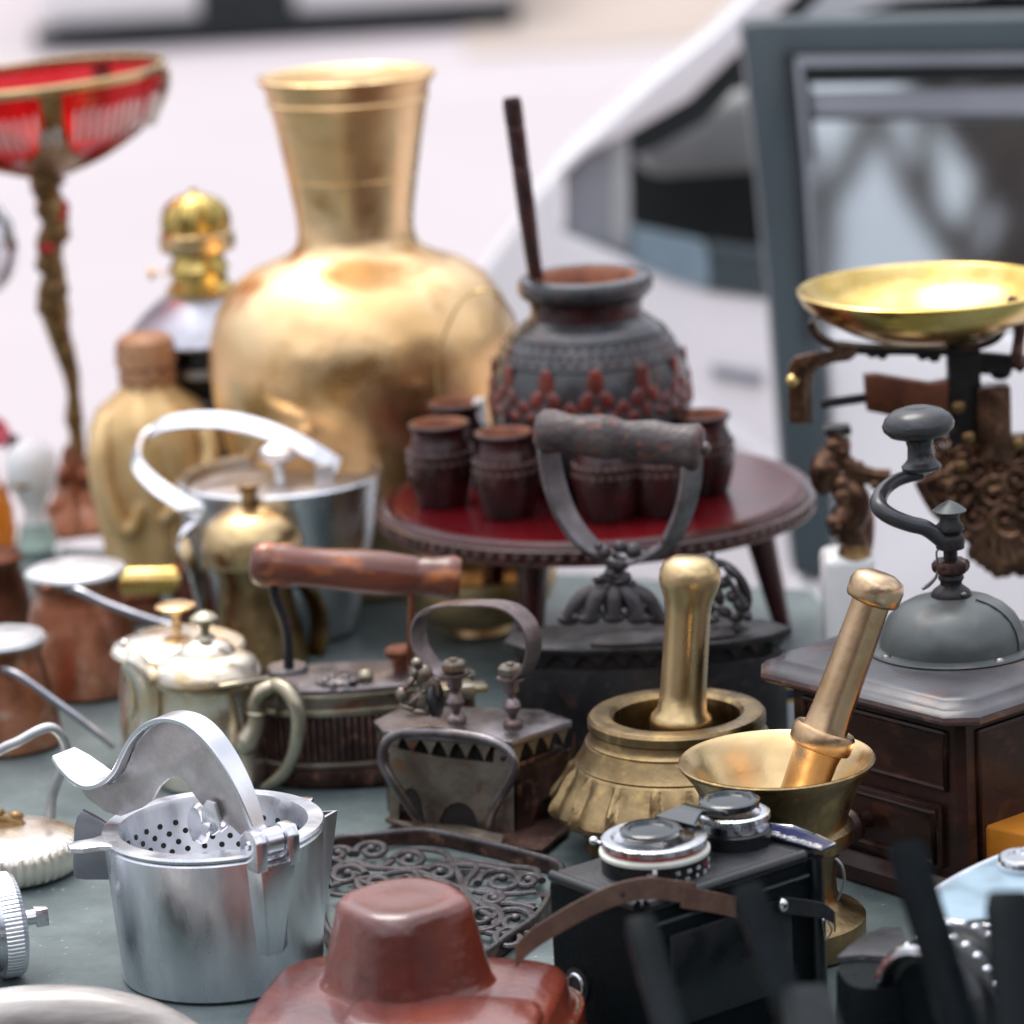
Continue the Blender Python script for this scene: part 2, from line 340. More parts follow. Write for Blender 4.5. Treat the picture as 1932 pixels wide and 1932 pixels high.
def solid(poly2, z0, z1, s=1, inset=0):               # plan polygon (px) to a slab
    cx = sum(p[0] for p in poly2) / len(poly2); cy = sum(p[1] for p in poly2) / len(poly2)
    f = 1 - inset
    return prism([Vector(((cx + (x - cx) * f) * s, (cy + (y - cy) * f) * s, z0 * s)) for x, y in poly2], (0, 0, (z1 - z0) * s))
# ================================================================== SETTING
GZ = -.75
setting('pavement', box((0, 60, GZ - .1), (260, 260, .2)), 'ground')
setting('far_wall', [box((0, 62, GZ + 4), (160, .6, 8))], 'plaster')
setting('road', prism([HZ(x, y, GZ + .004) for x, y in ((880, 105), (1150, 92), (1480, 60), (1600, -140), (1000, -140), (860, -40))], (0, 0, .004)), 'road_beige')
# unseen buildings added to darken reflections and fronts; bare trees mirrored in door glass
def added_building(x, y, w, h, label):
    T = Thing('added_building', label, 'added_building', (x, y, GZ)); mk(T, 'added_wall', box((0, 0, h / 2), (w, 5, h)), 'plaster')
    f = box((0, 0, 0), (1.3, .1, 1.9)); fm = None
    for r in range(int(h // 3.2)):
        for k in range(int(w // 3)):
            if fm is None: o = mk(T, 'added_window', f, 'winglass'); fm = o
            else: o = fm.copy(); S.collection.objects.link(o)
            o.location = (-w / 2 + 1.6 + k * 3, 2.53, 2 + r * 3.2)
# ================================================================== TABLE
tb = [(-1.5, .25), (1.5, .25), (1.5, 2.29), (.225, 2.29), (.205, 2.46), (-.2, 2.66), (-1.5, 3.1)]
Tt = Thing('market_table', 'long market stall table under a grey-green cloth, carrying all the old wares', 'table', (0, 0, GZ))
mk(Tt, 'table_top', prism([Vector((x * .99, y * .99 + .01, .72)) for x, y in tb], (0, 0, .024)), 'wood_mill')
for x, y in ((-1.2, .5), (1.2, .5), (-1.2, 2.5), (1.2, 2.2)): mk(Tt, 'leg', box((x, y, .36), (.05, .05, .72)), 'wood_mill')
bm = bmesh.new()                                   # cloth as a gently uneven sheet with a drop over the edges
def yfar(x): return 3.1 - (x + 1.5) / 1.3 * .44 if x < -.2 else (2.66 - (x + .2) / .41 * .20 if x < .21 else 2.29)
nx, ny = 150, 140; g = []
for j in range(ny + 1):
    row = []
    for i in range(nx + 1):
        x = -1.52 + 3.04 * i / nx; t = j / ny; y = .24 + (yfar(x) + .01 - .24) * t
        zz = -.0012 + .0011 * (sin(x * 31 + y * 17) * sin(y * 23 - x * 7)) ; row.append(bm.verts.new((x, y, zz)))
    g.append(row)
for dz in (.01, .12, .3):
    g.append([bm.verts.new((v.co.x, yfar(v.co.x) + .014 + .006 * sin(v.co.x * 40) * dz / .3, -dz)) for v in g[ny]])
for j in range(len(g) - 1):
    for i in range(nx): bm.faces.new((g[j][i], g[j][i + 1], g[j + 1][i + 1], g[j + 1][i]))
me = bpy.data.meshes.new('table_cloth'); bm.to_mesh(me); bm.free(); me.materials.append(M['cloth'])
me.polygons.foreach_set('use_smooth', [True] * len(me.polygons))
cl = bpy.data.objects.new('table_cloth', me); S.collection.objects.link(cl)
cl['label'] = 'worn grey-green cloth spread over the market table'; cl['category'] = 'tablecloth'

# ================================================================== CITRUS PRESS
T = Thing('citrus_press', 'aluminium citrus press with perforated bowl and curved lever arm, foreground left', 'citrus press', HZ(422, 1828))
s = T.s; y0 = 1828
zr = 268                                             # rim height in px
mk(T, 'body', lathe(T.Z([(150, 4), (181, 0), (187, 5), (193, 90), (199, 200), (203, zr), (200, zr + 4), (193, zr + 4), (190, zr - 4), (184, 120), (160, 14), (0, 10)]), 72), 'alu')
# strainer basket: flange ring, wall with a floor
mk(T, 'strainer', lathe(T.Z([(172, zr + 8), (176, zr + 18), (204, zr + 18), (207, zr + 13), (204, zr + 7), (186, zr + 6), (160, zr - 90), (0, zr - 95), (0, zr - 91), (155, zr - 86), (172, zr + 8)]), 72), 'alu')
hl = []
for row, (zz, rr, n0) in enumerate(((zr - 24, 166.2, 0), (zr - 42, 163, .5), (zr - 60, 159.7, 0), (zr - 76, 156.8, .5))):
    for k in range(36):
        t = 2 * pi * (k + n0) / 30; p = T.v(rr * cos(t), rr * sin(t), zz)
        hl.append(lathe([(5.4 * s, -1 * s), (5.4 * s, 1.6 * s)], 12, p, (-cos(t), -sin(t), .15)))
o = mk(T, 'strainer_holes', hl, 'dark_hole'); o['kind'] = 'stuff'
def flat_outline(pts, z, th): return prism([T.v(x, y, z) for x, y in pts], T.v(0, 0, th))
def rot2(pts, a, off=(0, 0)): return [(x * cos(a) - y * sin(a) + off[0], x * sin(a) + y * cos(a) + off[1]) for x, y in pts]
tab = rot2([(192, -46), (205, -36), (222, -26), (254, -25), (274, -13), (274, 13), (254, 25), (222, 26), (205, 36), (192, 46)], radians(199))
mk(T, 'tab', flat_outline(tab, zr + 6.3, 11.2), 'alu_smooth', bev=3 * s)
tab2 = rot2([(194, -26), (214, -12), (224, 0), (214, 12), (194, 26)], radians(36))
mk(T, 'ear', flat_outline(tab2, zr + 6.3, 11.2), 'alu_smooth', bev=2.5 * s)
# pouring spout: open V running down the wall
a = radians(21); ux, uy = cos(a), sin(a); vx, vy = -uy, ux
def sp(r, t, z): return T.v(ux * r + vx * t, uy * r + vy * t, z)
top = zr - 2
mk(T, 'spout', [([sp(190, -34, top), sp(243, 0, top + 4), sp(190, 34, top), sp(186, -26, 60), sp(200, 0, 40), sp(186, 26, 60), sp(186, -28, top), sp(234, 0, top + 4), sp(186, 28, top), sp(183, -22, 60), sp(194, 0, 46), sp(183, 22, 60)],
   [(0, 1, 4, 3), (1, 2, 5, 4), (6, 9, 10, 7), (7, 10, 11, 8), (0, 6, 7, 1), (1, 7, 8, 2), (0, 3, 9, 6), (2, 8, 11, 5), (3, 4, 10, 9), (4, 5, 11, 10)])], 'alu', ang=20)
# hinge boss on the front wall with two lugs
hp = T.a(495, 1572, -150); hd = Vector((hp.x, hp.y, 0)).normalized(); hs_ = Vector((-hd.y, hd.x, 0))
rad0 = 196 * s
def hb(out, side, z): return hd * (rad0 + out * s) + hs_ * (side * s) + Vector((0, 0, z * s))
V = [hb(-12, -50, zr - 2), hb(-12, 50, zr - 2), hb(38, 38, zr - 2), hb(38, -38, zr - 2), hb(-8, -36, 90), hb(-8, 36, 90), hb(4, 14, 82), hb(4, -14, 82)]
mk(T, 'hinge_boss', [(V, [(0, 3, 2, 1), (4, 5, 6, 7), (0, 1, 5, 4), (1, 2, 6, 5), (2, 3, 7, 6), (3, 0, 4, 7)])], 'alu', bev=3 * s)
for sd_ in (-1, 1):
    pl = [hb(-22, sd_ * 22, zr - 12), hb(38, sd_ * 22, zr - 12), hb(40, sd_ * 22, zr + 44), hb(30, sd_ * 22, zr + 62), hb(-2, sd_ * 22, zr + 62), hb(-20, sd_ * 22, zr + 44)]
    mk(T, 'lug', prism(pl, hs_ * (24 * s * sd_)), 'alu_smooth', bev=3.5 * s)
pin = hb(12, 0, zr + 36)
mk(T, 'hinge_pin', lathe(T.Z([(7, -50), (9, -48), (9, 48), (7, 50)]), 16, pin, hs_), 'chrome')
# lever: plane from the pin, back over the bowl towards the left
ld = Vector((-.80, .60, 0)).normalized(); ln = Vector((.60, .80, 0)).normalized()
base_w = T.o + pin
def LV(x, y, c='02'):
    v = ray(*q(c, x, y)); k = (base_w - CAM).dot(ln) / v.dot(ln); return CAM + v * k - T.o
lp = [LV(*p) for p in ((1375, 975), (1345, 880), (1310, 780), (1265, 672), (1195, 540), (1115, 430), (1030, 355), (940, 322), (860, 326), (790, 362), (730, 425), (690, 500), (650, 590), (590, 650), (520, 658), (450, 615), (385, 560), (330, 512))]
mk(T, 'lever', band(lp, [26 * s, 34 * s, 40 * s, 44 * s, 48 * s, 52 * s, 54 * s, 54 * s, 54 * s, 54 * s, 54 * s, 56 * s, 62 * s, 76 * s, 90 * s, 94 * s, 84 * s, 60 * s], 9 * s, ln, 6), 'alu_smooth')
web = [(1350, 950), (1300, 790), (1255, 680), (1185, 550), (1105, 440), (1020, 370), (940, 338), (860, 342), (800, 375), (742, 435), (702, 510), (660, 600), (600, 668), (520, 680), (440, 640), (370, 580), (400, 640), (460, 740), (560, 815), (640, 840), (740, 800), (805, 760), (840, 690), (890, 645), (940, 630), (985, 660), (1020, 720), (1080, 800), (1150, 850), (1230, 900), (1290, 960)]
mk(T, 'lever_web', prism([LV(*p) - ln * 5 * s for p in web], ln * 10 * s), 'alu_rough', bev=1.2 * s)
mk(T, 'lever_hub', lathe(T.Z([(20, -19), (24, -16), (24, 16), (20, 19)]), 24, pin, hs_), 'alu_smooth')
# presser on a link
pc = LV(1075, 900) - ln * 20 * s
mk(T, 'presser', lathe(T.Z([(0, 12), (30, 10), (38, 2), (38, -4), (30, -8), (0, -9)]), 32, T.ac('02', 1045, 880, -20), (-.86, -.5, .12)), 'alu_smooth')
lk = [LV(1090, 790), LV(1120, 742), LV(1160, 760), LV(1185, 850), LV(1180, 905), LV(1150, 930), LV(1100, 905)]
mk(T, 'link', [prism([p - ln * 20 * s for p in lk], ln * 8 * s), prism([p + ln * 2 * s for p in lk], ln * 8 * s)], 'alu_smooth', bev=1.5 * s)
mk(T, 'link_pin', lathe(T.Z([(10, -26), (11, -24), (11, 20)]), 16, LV(1120, 890), ln), 'chrome')
# body handle standing behind the left wall
bh = [(425, 812), (400, 850), (388, 900), (382, 1000), (380, 1080), (384, 1150), (400, 1172), (440, 1178), (600, 1178), (640, 1000), (580, 900), (500, 850)]
mk(T, 'body_handle', prism([T.ac('02', x, y, 30) for x, y in bh], Vector((.3, 1, 0)) * 12 * s), 'steel', bev=2.5 * s)

# ================================================================== COFFEE POTS, LEFT MIDDLE
T = Thing('coffee_pot', 'small worn silver-plated coffee pot with domed hinged lid and scroll handle, behind the press lever', 'coffee pot', HZ(407, 1470))
s = T.s; y0 = 1470
mk(T, 'body', lathe(T.P([(100, 1470), (106, 1464), (106, 1440), (98, 1380), (91, 1330), (90, 1290), (96, 1282), (92, 1276), (84, 1276), (80, 1300), (0, 1440)], y0), 56), 'silverplate')
mk(T, 'rim_ring', lathe(T.P([(93, 1287), (98, 1285), (98, 1279), (93, 1277)], y0), 56, closed=True), 'silver_olive')
mk(T, 'lid', lathe(T.P([(0, 1268), (94, 1276), (99, 1272), (98, 1262), (90, 1247), (70, 1235), (55, 1230), (52, 1224), (42, 1213), (26, 1206), (14, 1202), (0, 1201)], y0), 56), 'silverplate')
mk(T, 'knob', lathe(T.P([(22, 1207), (18, 1200), (9, 1193), (8, 1186), (13, 1178), (26, 1171), (27, 1165), (20, 1158), (9, 1153), (0, 1151)], y0), 32), 'silver_olive')
mk(T, 'handle', [tube([T.ac('02', *p, d) for p, d in zip(((1370, 215), (1430, 165), (1490, 175), (1540, 240), (1562, 330), (1556, 440), (1530, 540), (1480, 625), (1390, 700)), (-60, -90, -115, -135, -140, -140, -130, -110, -80))], [T.s * k for k in (16, 17, 17, 16, 15, 14, 13, 12, 11)], 12),
                 tube([T.ac('02', *p, -100) for p in ((1430, 165), (1370, 195), (1340, 250), (1345, 310), (1335, 380), (1300, 450), (1262, 500))], [T.s * k for k in (14, 16, 17, 16, 19, 23, 15)], 12),
                 lathe(T.Z([(18, -4), (21, 0), (18, 4)]), 16, T.ac('02', 1345, 300, -100), (.1, 0, 1))], 'silver_olive')
mk(T, 'hinge', [tube([T.ac('02', 1150, 165, -95), T.ac('02', 1270, 145, -85), T.ac('02', 1400, 125, -40)], T.s * 5, 8)], 'silver_olive')
T = Thing('coffee_pot', 'wider silver coffee pot with flat lid and yellow disc knob, behind the smaller pot', 'coffee pot', HZ(352, 1432))
s = T.s; y0 = 1432
mk(T, 'body', lathe(T.P([(110, 1432), (116, 1420), (120, 1360), (116, 1300), (108, 1240), (112, 1228), (104, 1226), (100, 1250), (0, 1400)], y0), 56), 'silverplate')
mk(T, 'lid', lathe(T.P([(0, 1226), (118, 1228), (126, 1222), (122, 1214), (90, 1200), (50, 1190), (20, 1186), (0, 1185)], y0), 56), 'silverplate')
mk(T, 'knob', lathe(T.P([(14, 1190), (9, 1180), (9, 1160), (14, 1152), (37, 1147), (38, 1142), (30, 1138), (0, 1137)], y0), 32), 'gold')
mk(T, 'handle', tube([T.ac('02', *p, -128) for p in ((665, 20), (720, 60), (770, 140), (785, 250), (775, 380), (740, 480))], [s * k for k in (20, 24, 26, 24, 20, 14)], 14), 'silverplate')
mk(T, 'side_ornament', [tube([T.ac('02', *p, -100) for p in ((650, 60), (690, 150), (700, 260), (680, 330))], [s * k for k in (5, 8, 9, 5)], 10), ell(T.ac('01', 655, 1550, -60), T.v(9, 9, 9))], 'silverplate')

# ================================================================== BRASS JUG
T = Thing('brass_jug', 'tall dull brass jug with ball-shaped lid, behind the turned wooden iron handle', 'jug', HZ(492, 1250))
s = T.s; y0 = 1250
mk(T, 'body', lathe(T.P([(84, 1250), (90, 1242), (84, 1200), (74, 1150), (68, 1110), (68, 1085), (76, 1066), (76, 1058), (70, 1070), (0, 1230)], y0), 56), 'brass')
mk(T, 'lid', lathe(T.P([(0, 1055), (84, 1058), (92, 1048), (95, 1028), (92, 1005), (82, 985), (60, 968), (30, 958), (0, 956)], y0), 56), 'brass_light')
mk(T, 'knob', lathe(T.P([(18, 960), (15, 950), (16, 938), (12, 932), (20, 922), (22, 914), (0, 911)], y0), 24), 'bronze')
mk(T, 'handle', band([T.ac('01', *p, 30) for p in ((1490, 1190), (1570, 1225), (1645, 1310), (1672, 1430), (1665, 1560), (1620, 1680), (1540, 1720))], 40 * s, 12 * s, (.8, -.6, 0), 6), 'brass')
mk(T, 'lid_hinge', tube([T.ac('01', *p, -70) for p in ((1250, 965), (1330, 968), (1380, 1000))], 5 * s, 8), 'bronze')

# ================================================================== ALUMINIUM POT WITH BAIL
T = Thing('aluminium_pot', 'pale aluminium cooking pot with a big looping flat bail handle', 'pot', HZ(548, 1190))
s = T.s; y0 = 1190
mk(T, 'body', lathe(T.P([(115, 1190), (125, 1184), (150, 1080), (176, 980), (190, 905), (194, 896), (190, 892), (182, 900), (168, 960), (0, 1150)], y0), 64), 'alu')
mk(T, 'lid', lathe(T.P([(0, 940), (180, 925), (186, 900), (180, 898), (170, 914), (120, 912), (0, 905)], y0), 64), 'alu_rough')
mk(T, 'lid_knob', lathe(T.P([(12, 912), (8, 890), (14, 876), (34, 862), (36, 846), (26, 838), (0, 834)], y0), 24), 'alu_smooth')
mk(T, 'bail', band([T.ac('01', *p, d) for p, d in (((1060, 1340), -150), ((1010, 1150), -170), ((950, 990), -160), ((1050, 870), -150), ((950, 810), -140), ((830, 730), -120), ((740, 640), -80), ((715, 560), -30), ((750, 470), 40), ((860, 400), 70), ((1050, 375), 70), ((1250, 390), 50), ((1450, 450), 20), ((1640, 540), 0), ((1770, 620), 0))], 34 * s, 9 * s, (.35, .55, .75), 6), 'alu_smooth')
for p, d in (((1700, 640), -70), ((1000, 860), -150)):
    a_ = T.ac('01', *p, d); mk(T, 'bail_ear', box(a_ + T.v(0, 0, -50), T.v(34, 12, 120)), 'alu_rough', bev=2 * s)

# ================================================================== BRASS VASE
T = Thing('brass_vase', 'large round-bellied polished brass vase with tall flaring neck', 'vase', HZ(712, 1098))
s = T.s; y0 = 1098
vp = [(140, 1098), (146, 1094), (146, 1086), (122, 1076), (140, 1050), (190, 985), (238, 900), (268, 820), (283, 740), (287, 680), (282, 625), (266, 575), (236, 530), (196, 502), (150, 484), (122, 470), (110, 452), (107, 430), (109, 400), (118, 340), (128, 280), (140, 215), (147, 180), (152, 160), (163, 146), (164, 140), (160, 138), (150, 146), (140, 170), (120, 260), (102, 400), (100, 450), (0, 480)]
mk(T, 'body', lathe(T.P(vp, y0), 96, rf=lambda t, z, k: 1 + .0035 * sin(3 * t + k) + .002 * sin(7 * t)), 'gold', ang=60)
mk(T, 'neck_ring', lathe(T.P([(145, 196), (148.5, 191), (149.5, 186), (146, 181)], y0), 96, closed=True), 'gold')
for yy, rr in ((330, 119.6),): mk(T, 'engraved_line', lathe(T.P([(rr - 1, yy + 3), (rr + .9, yy), (rr - 1, yy - 3)], y0), 96, cap=False), 'gold')
T = Thing('brass_bowl', 'round brass bowl standing under the small wooden stool', 'bowl', HZ(905, 1190))
y0 = 1190
mk(T, 'bowl', lathe(T.P([(50, 1190), (62, 1186), (60, 1176), (100, 1160), (135, 1130), (150, 1095), (152, 1070), (146, 1068), (130, 1110), (0, 1160)], y0), 48), 'gold')

# ================================================================== OIL LAMP
T = Thing('oil_lamp', 'old oil lamp with gilt burner and grey metal shade, standing left of the big vase', 'oil lamp', HZ(414, 1046))
s = T.s; y0 = 1046
mk(T, 'font', lathe(T.P([(88, 1046), (95, 1038), (80, 1015), (60, 980), (66, 900), (82, 850), (86, 790), (84, 750), (78, 740), (86, 732), (90, 700), (88, 640), (60, 625), (0, 620)], y0), 48), 'black')
mk(T, 'ring', lathe(T.P([(88, 700), (98, 696), (98, 680), (88, 676)], y0), 48, closed=True), 'tin')
mk(T, 'shade', lathe(T.P([(142, 636), (146, 630), (140, 622), (112, 590), (84, 566), (66, 552), (60, 552), (76, 572), (104, 596), (134, 632)], y0), 48, closed=True), 'steel')
mk(T, 'burner', lathe(T.P([(60, 556), (63, 548), (62, 538), (52, 530), (50, 512), (58, 505), (50, 492), (46, 478), (58, 474)], y0), 48), 'pan_dark')
mk(T, 'gallery', lathe(T.P([(55, 474), (68, 470), (71, 455), (68, 438), (60, 432)], y0), 48), 'brass_light')
mk(T, 'crown', lathe(T.P([(60, 434), (62, 415), (58, 395), (46, 378), (26, 368), (8, 362), (6, 354), (0, 352)], y0), 48, rf=lambda t, z, k: 1 + .05 * sin(12 * t) * (1 if k < 5 else 0)), 'pan_dark')
wp = T.a(285, 515, 0)
mk(T, 'wick_knob', [tube([T.a(350, 520), wp], 2.2 * s, 8, 1), lathe(T.Z([(0, -4), (13, -4), (13, 4), (0, 4)]), 20, wp, (1, .2, 0))], 'gold')

# ================================================================== CARVED FIGURE
T = Thing('carved_figure', 'tan carved wooden figure in a round cap, left of the aluminium pot', 'figurine', HZ(306, 1082))
s = T.s; y0 = 1082
mk(T, 'body', lathe(T.P([(96, 1082), (103, 1074), (102, 1020), (112, 960), (118, 900), (118, 850), (112, 800), (96, 765), (70, 745), (52, 730), (50, 716), (0, 712)], y0), 48, rf=lambda t, z, k: 1 + .035 * cos(9 * t + k * .4)), 'tan')
mk(T, 'head', lathe(T.P([(48, 732), (54, 715), (54, 700), (50, 690), (0, 688)], y0), 40), 'tan_cap')
mk(T, 'cap', lathe(T.P([(50, 692), (57, 686), (56, 660), (52, 640), (40, 630), (0, 626)], y0), 48, rf=lambda t, z, k: 1 + .02 * sin(20 * t + k * 2)), 'tan_cap')
mk(T, 'nose', ell(T.a(290, 708, -54), T.v(5, 7, 9)), 'tan_cap')
for dx in (-16, 16): mk(T, 'eye', ell(T.a(290 + dx, 700, -50), T.v(5, 4, 3)), 'blackgrey')
mk(T, 'arm', tube([T.ac('01', *p, d) for p, d in (((640, 330), -30), ((560, 400), -60), ((525, 540), -90), ((530, 700), -105), ((580, 850), -112), ((640, 950), -112), ((700, 930), -112), ((740, 820), -112))], [s * k for k in (18, 22, 22, 20, 18, 18, 16, 12)], 12), 'tan')
mk(T, 'arm', tube([T.ac('01', *p, d) for p, d in (((1000, 340), -30), ((1080, 430), -60), ((1110, 560), -80), ((1060, 700), -100), ((960, 800), -112), ((850, 900), -112))], [s * k for k in (16, 20, 20, 18, 16, 12)], 12), 'tan')
mk(T, 'robe_fold', [tube([T.ac('01', *p, -104) for p in pts], [6 * s, 9 * s, 8 * s, 5 * s], 8) for pts in ([(780, 500), (800, 700), (840, 900), (870, 1080)], [(700, 420), (740, 560), (770, 760), (780, 960)], [(880, 520), (920, 720), (930, 900), (920, 1080)])], 'tan')

# ================================================================== RUBY COMPOTE
T = Thing('glass_compote', 'ruby red cut glass bowl with gilt rim on a bronze cherub stem, far left', 'compote', HZ(150, 1000))
s = T.s; y0 = 1000
ax = (Vector((-.055, 0, 1))).normalized(); topc = T.a(92, 322, 0)
def TB(prof): return [(r * s, z * s * .87) for r, z in prof]
bp_ = [(38, 0), (60, 8), (105, 28), (160, 62), (205, 105), (228, 150), (234, 190)]
mk(T, 'glass_bowl', lathe(TB(bp_ + [(229, 190), (222, 152), (198, 110), (154, 68), (100, 36), (0, 12)]), 72, topc, ax), 'ruby')
mk(T, 'gilt_rim', lathe(TB([(229, 184), (237, 186), (239, 200), (235, 206), (228, 204), (226, 192)]), 72, topc, ax, closed=True), 'brass_light')
R = up_frame(ax); cut = []
for k in range(80):
    if k % 10 in (4,): continue
    t = 2 * pi * k / 80; h0 = 66 + 12 * abs((k % 10) - 4.5); r = 205
    cut.append(ell(topc + R @ T.v(219 * cos(t), 219 * sin(t), 98 + 2 * sin(k * 1.26)), T.v(5, 3.8, 36), R @ Matrix.Rotation(t, 3, 'Z') @ Matrix.Rotation(.43, 3, 'Y'), 8, 6))
mk(T, 'cut_facets', cut, 'white_china')['kind'] = 'stuff'
for k in range(5):
    t = radians(-78 + 72 * k)
    pts = [topc + R @ T.v(r * cos(t), r * sin(t), z * .87) for r, z in ((30, -6), (70, 8), (118, 30), (172, 64), (214, 108), (236, 150), (240, 186))]
    mk(T, 'bracket', band(pts, [40 * s, 60 * s, 110 * s, 60 * s, 44 * s, 36 * s, 40 * s], 8 * s, R @ Vector((-sin(t), cos(t), 0)), 5), 'bronze')
st = [(97, 322, 34), (84, 345, 28), (92, 372, 24), (100, 398, 30), (104, 425, 24), (94, 460, 26), (96, 490, 22), (102, 520, 22), (98, 555, 28), (104, 590, 28), (110, 625, 22), (122, 665, 19), (134, 705, 16), (139, 745, 12), (140, 790, 18), (144, 815, 14), (146, 850, 17)]
mk(T, 'stem', tube([T.a(x, y, 0) for x, y, r in st], [r * s for x, y, r in st], 18, 5), 'bronze')
mk(T, 'stem_figure', [ell(T.a(x, y, d), T.v(r, r, r * 1.2)) for x, y, d, r in ((84, 395, -12, 18), (118, 440, -10, 15), (80, 500, -10, 14), (112, 545, -14, 18), (84, 580, -14, 16), (118, 620, -10, 14), (128, 660, -10, 14))], 'bronze')
mk(T, 'red_bead', [ell(T.a(118, 402, -16), T.v(11, 8, 24), Matrix.Rotation(.4, 3, 'Y')), ell(T.a(88, 468, -26), T.v(15, 8, 10))], 'red_paint')
mk(T, 'base', [lathe(T.P([(74, 1000), (80, 990), (70, 965), (45, 940), (30, 900), (22, 860), (16, 840)], y0), 32, rf=lambda t, z, k: 1 + .09 * sin(6 * t))] + [ell(T.a(x, y, -30), T.v(16, 12, 22)) for x, y in ((120, 900), (160, 905), (135, 940), (172, 950), (110, 965))], 'copper')

# ================================================================== SMALL WARES, FAR LEFT
T = Thing('mirror_globe', 'grey silvered globe on a thin stand at the left edge', 'globe', HZ(-10, 1010))
y0 = 1010; s = T.s
mk(T, 'globe', lathe(T.P([(20, 562), (50, 552), (74, 525), (86, 490), (88, 470)], y0) + T.P([(88, 462), (80, 420), (60, 390), (30, 372), (0, 368)], y0), 40), 'alu_smooth')
mk(T, 'stand', lathe(T.P([(40, 1010), (44, 1000), (16, 980), (10, 900), (14, 760), (9, 640), (20, 575), (24, 560)], y0), 24), 'bronze')
T = Thing('china_ornament', 'round white china ornament on a pale green base, left edge', 'ornament', HZ(72, 1040))
y0 = 1040; s = T.s
mk(T, 'figure', lathe(T.P([(26, 985), (20, 965), (30, 940), (44, 915), (50, 885), (46, 858), (34, 840), (18, 832), (0, 829)], y0), 32, T.v(0, 0, 0)), 'white_china')
mk(T, 'base', lathe(T.P([(38, 1040), (42, 1030), (34, 1010), (28, 985), (0, 980)], y0), 32), 'pale_green')
mk(T, 'beak', ell(T.a(40, 918, -46), T.v(16, 6, 5)), 'bronze')
T = Thing('amber_bottle', 'orange amber glass bottle at the left edge of the table', 'bottle', HZ(-4, 1042))
y0 = 1042; s = T.s
mk(T, 'bottle', lathe(T.P([(28, 1042), (34, 1036), (37, 1000), (36, 960), (26, 925), (14, 905), (9, 890), (10, 880), (0, 879)], y0), 32), 'orange_glass')
T = Thing('artificial_rose', 'pink artificial flower on a dark stem at the left edge', 'flower', HZ(14, 1010))
s = T.s
mk(T, 'bloom', [ell(T.a(x, y, d), T.v(13, 13, 16)) for x, y, d in ((2, 808, 0), (-8, 800, -8), (8, 820, -8), (-2, 830, -12))], 'pink')
mk(T, 'bud', ell(T.a(24, 838, -4), T.v(10, 10, 20), Matrix.Rotation(.4, 3, 'Y')), 'blackgrey')
mk(T, 'stem', tube([T.v(0, 0, 0), T.a(14, 930), T.a(18, 845)], 3 * s, 8), 'blackgrey')
T = Thing('china_bead', 'tiny white ball knob lying between china ornament and copper pot', 'ball', HZ(118, 1052))
mk(T, 'ball', ell(T.v(0, 0, 15), T.v(15, 15, 16)), 'white_china')
T = Thing('green_trinket', 'small bright green glass trinket between the two copper pots', 'trinket', HZ(16, 1190))
mk(T, 'trinket', [ell(T.v(0, 0, 16), T.v(17, 14, 16)), ell(T.v(10, -6, 30), T.v(8, 8, 8))], 'green')

# ================================================================== COPPER COFFEE POTS
def cezve(label, px, py, prof, y0, knobs=True, lid=True, m='copper'):
    T = Thing('copper_coffee_pot', label, 'coffee pot', HZ(px, py), 'long-handled copper coffee pots at the left')
    mk(T, 'body', lathe(T.P(prof, y0), 56, rf=lambda t, z, k: 1 + .006 * sin(9 * t + k)), m)
    return T
T = cezve('dented copper coffee pot with tin lid and long grey handle pointing right', 160, 1297,
          [(112, 1297), (118, 1290), (112, 1240), (100, 1180), (86, 1130), (78, 1112), (80, 1100), (88, 1085), (91, 1078), (86, 1078), (70, 1110), (0, 1280)], 1297)
s = T.s
mk(T, 'lid', lathe(T.P([(0, 1086), (92, 1084), (96, 1078), (92, 1072), (60, 1062), (0, 1058)], 1297), 48), 'tin')
mk(T, 'handle', band([T.a(118, 1108, -75), T.a(150, 1116, -100), T.a(200, 1140, -120), T.a(290, 1172, -150), T.a(355, 1190, -165)], 16 * s, 8 * s, (.2, -.5, .8), 5), 'steel')
mk(T, 'handle_rivet', ell(T.a(90, 1112, -82), T.v(12, 6, 9)), 'copper')
T = cezve('smaller dark copper coffee pot at the left edge, its grey handle reaching toward the press', 14, 1403,
          [(98, 1403), (104, 1396), (100, 1350), (92, 1300), (80, 1250), (76, 1235), (80, 1222), (86, 1208), (82, 1206), (66, 1240), (0, 1390)], 1403)
s = T.s
mk(T, 'lid', lathe(T.P([(0, 1212), (86, 1212), (90, 1206), (84, 1199), (50, 1192), (0, 1190)], 1403), 48), 'tin')
mk(T, 'handle', band([T.a(5, 1262, -85), T.a(40, 1278, -110), T.a(110, 1328, -130), T.a(170, 1372, -145), T.a(214, 1408, -150)], 15 * s, 8 * s, (.2, -.5, .8), 5), 'steel')
T = Thing('dark_copper_pot', 'dark brown copper pot behind the others at the left edge', 'pot', HZ(-20, 1200))
mk(T, 'body', lathe(T.P([(80, 1200), (86, 1190), (80, 1120), (66, 1070), (74, 1050), (70, 1046), (0, 1180)], 1200), 40), 'copper_dark')
T = Thing('brass_handled_pot', 'dark little pot with a thick yellow brass tube handle, beside the tall brass jug', 'pot', HZ(385, 1185))
s = T.s
mk(T, 'body', lathe(T.P([(46, 1185), (54, 1178), (60, 1140), (54, 1100), (46, 1070), (50, 1060), (44, 1058), (0, 1170)], 1185), 40), 'copper_dark')
mk(T, 'handle', lathe([(20 * s, 0), (27 * s, 3 * s), (27 * s, 140 * s), (22 * s, 146 * s), (0, 146 * s)], 28, T.a(345, 1094, -8), (-1, -.06, .045)), 'pan')
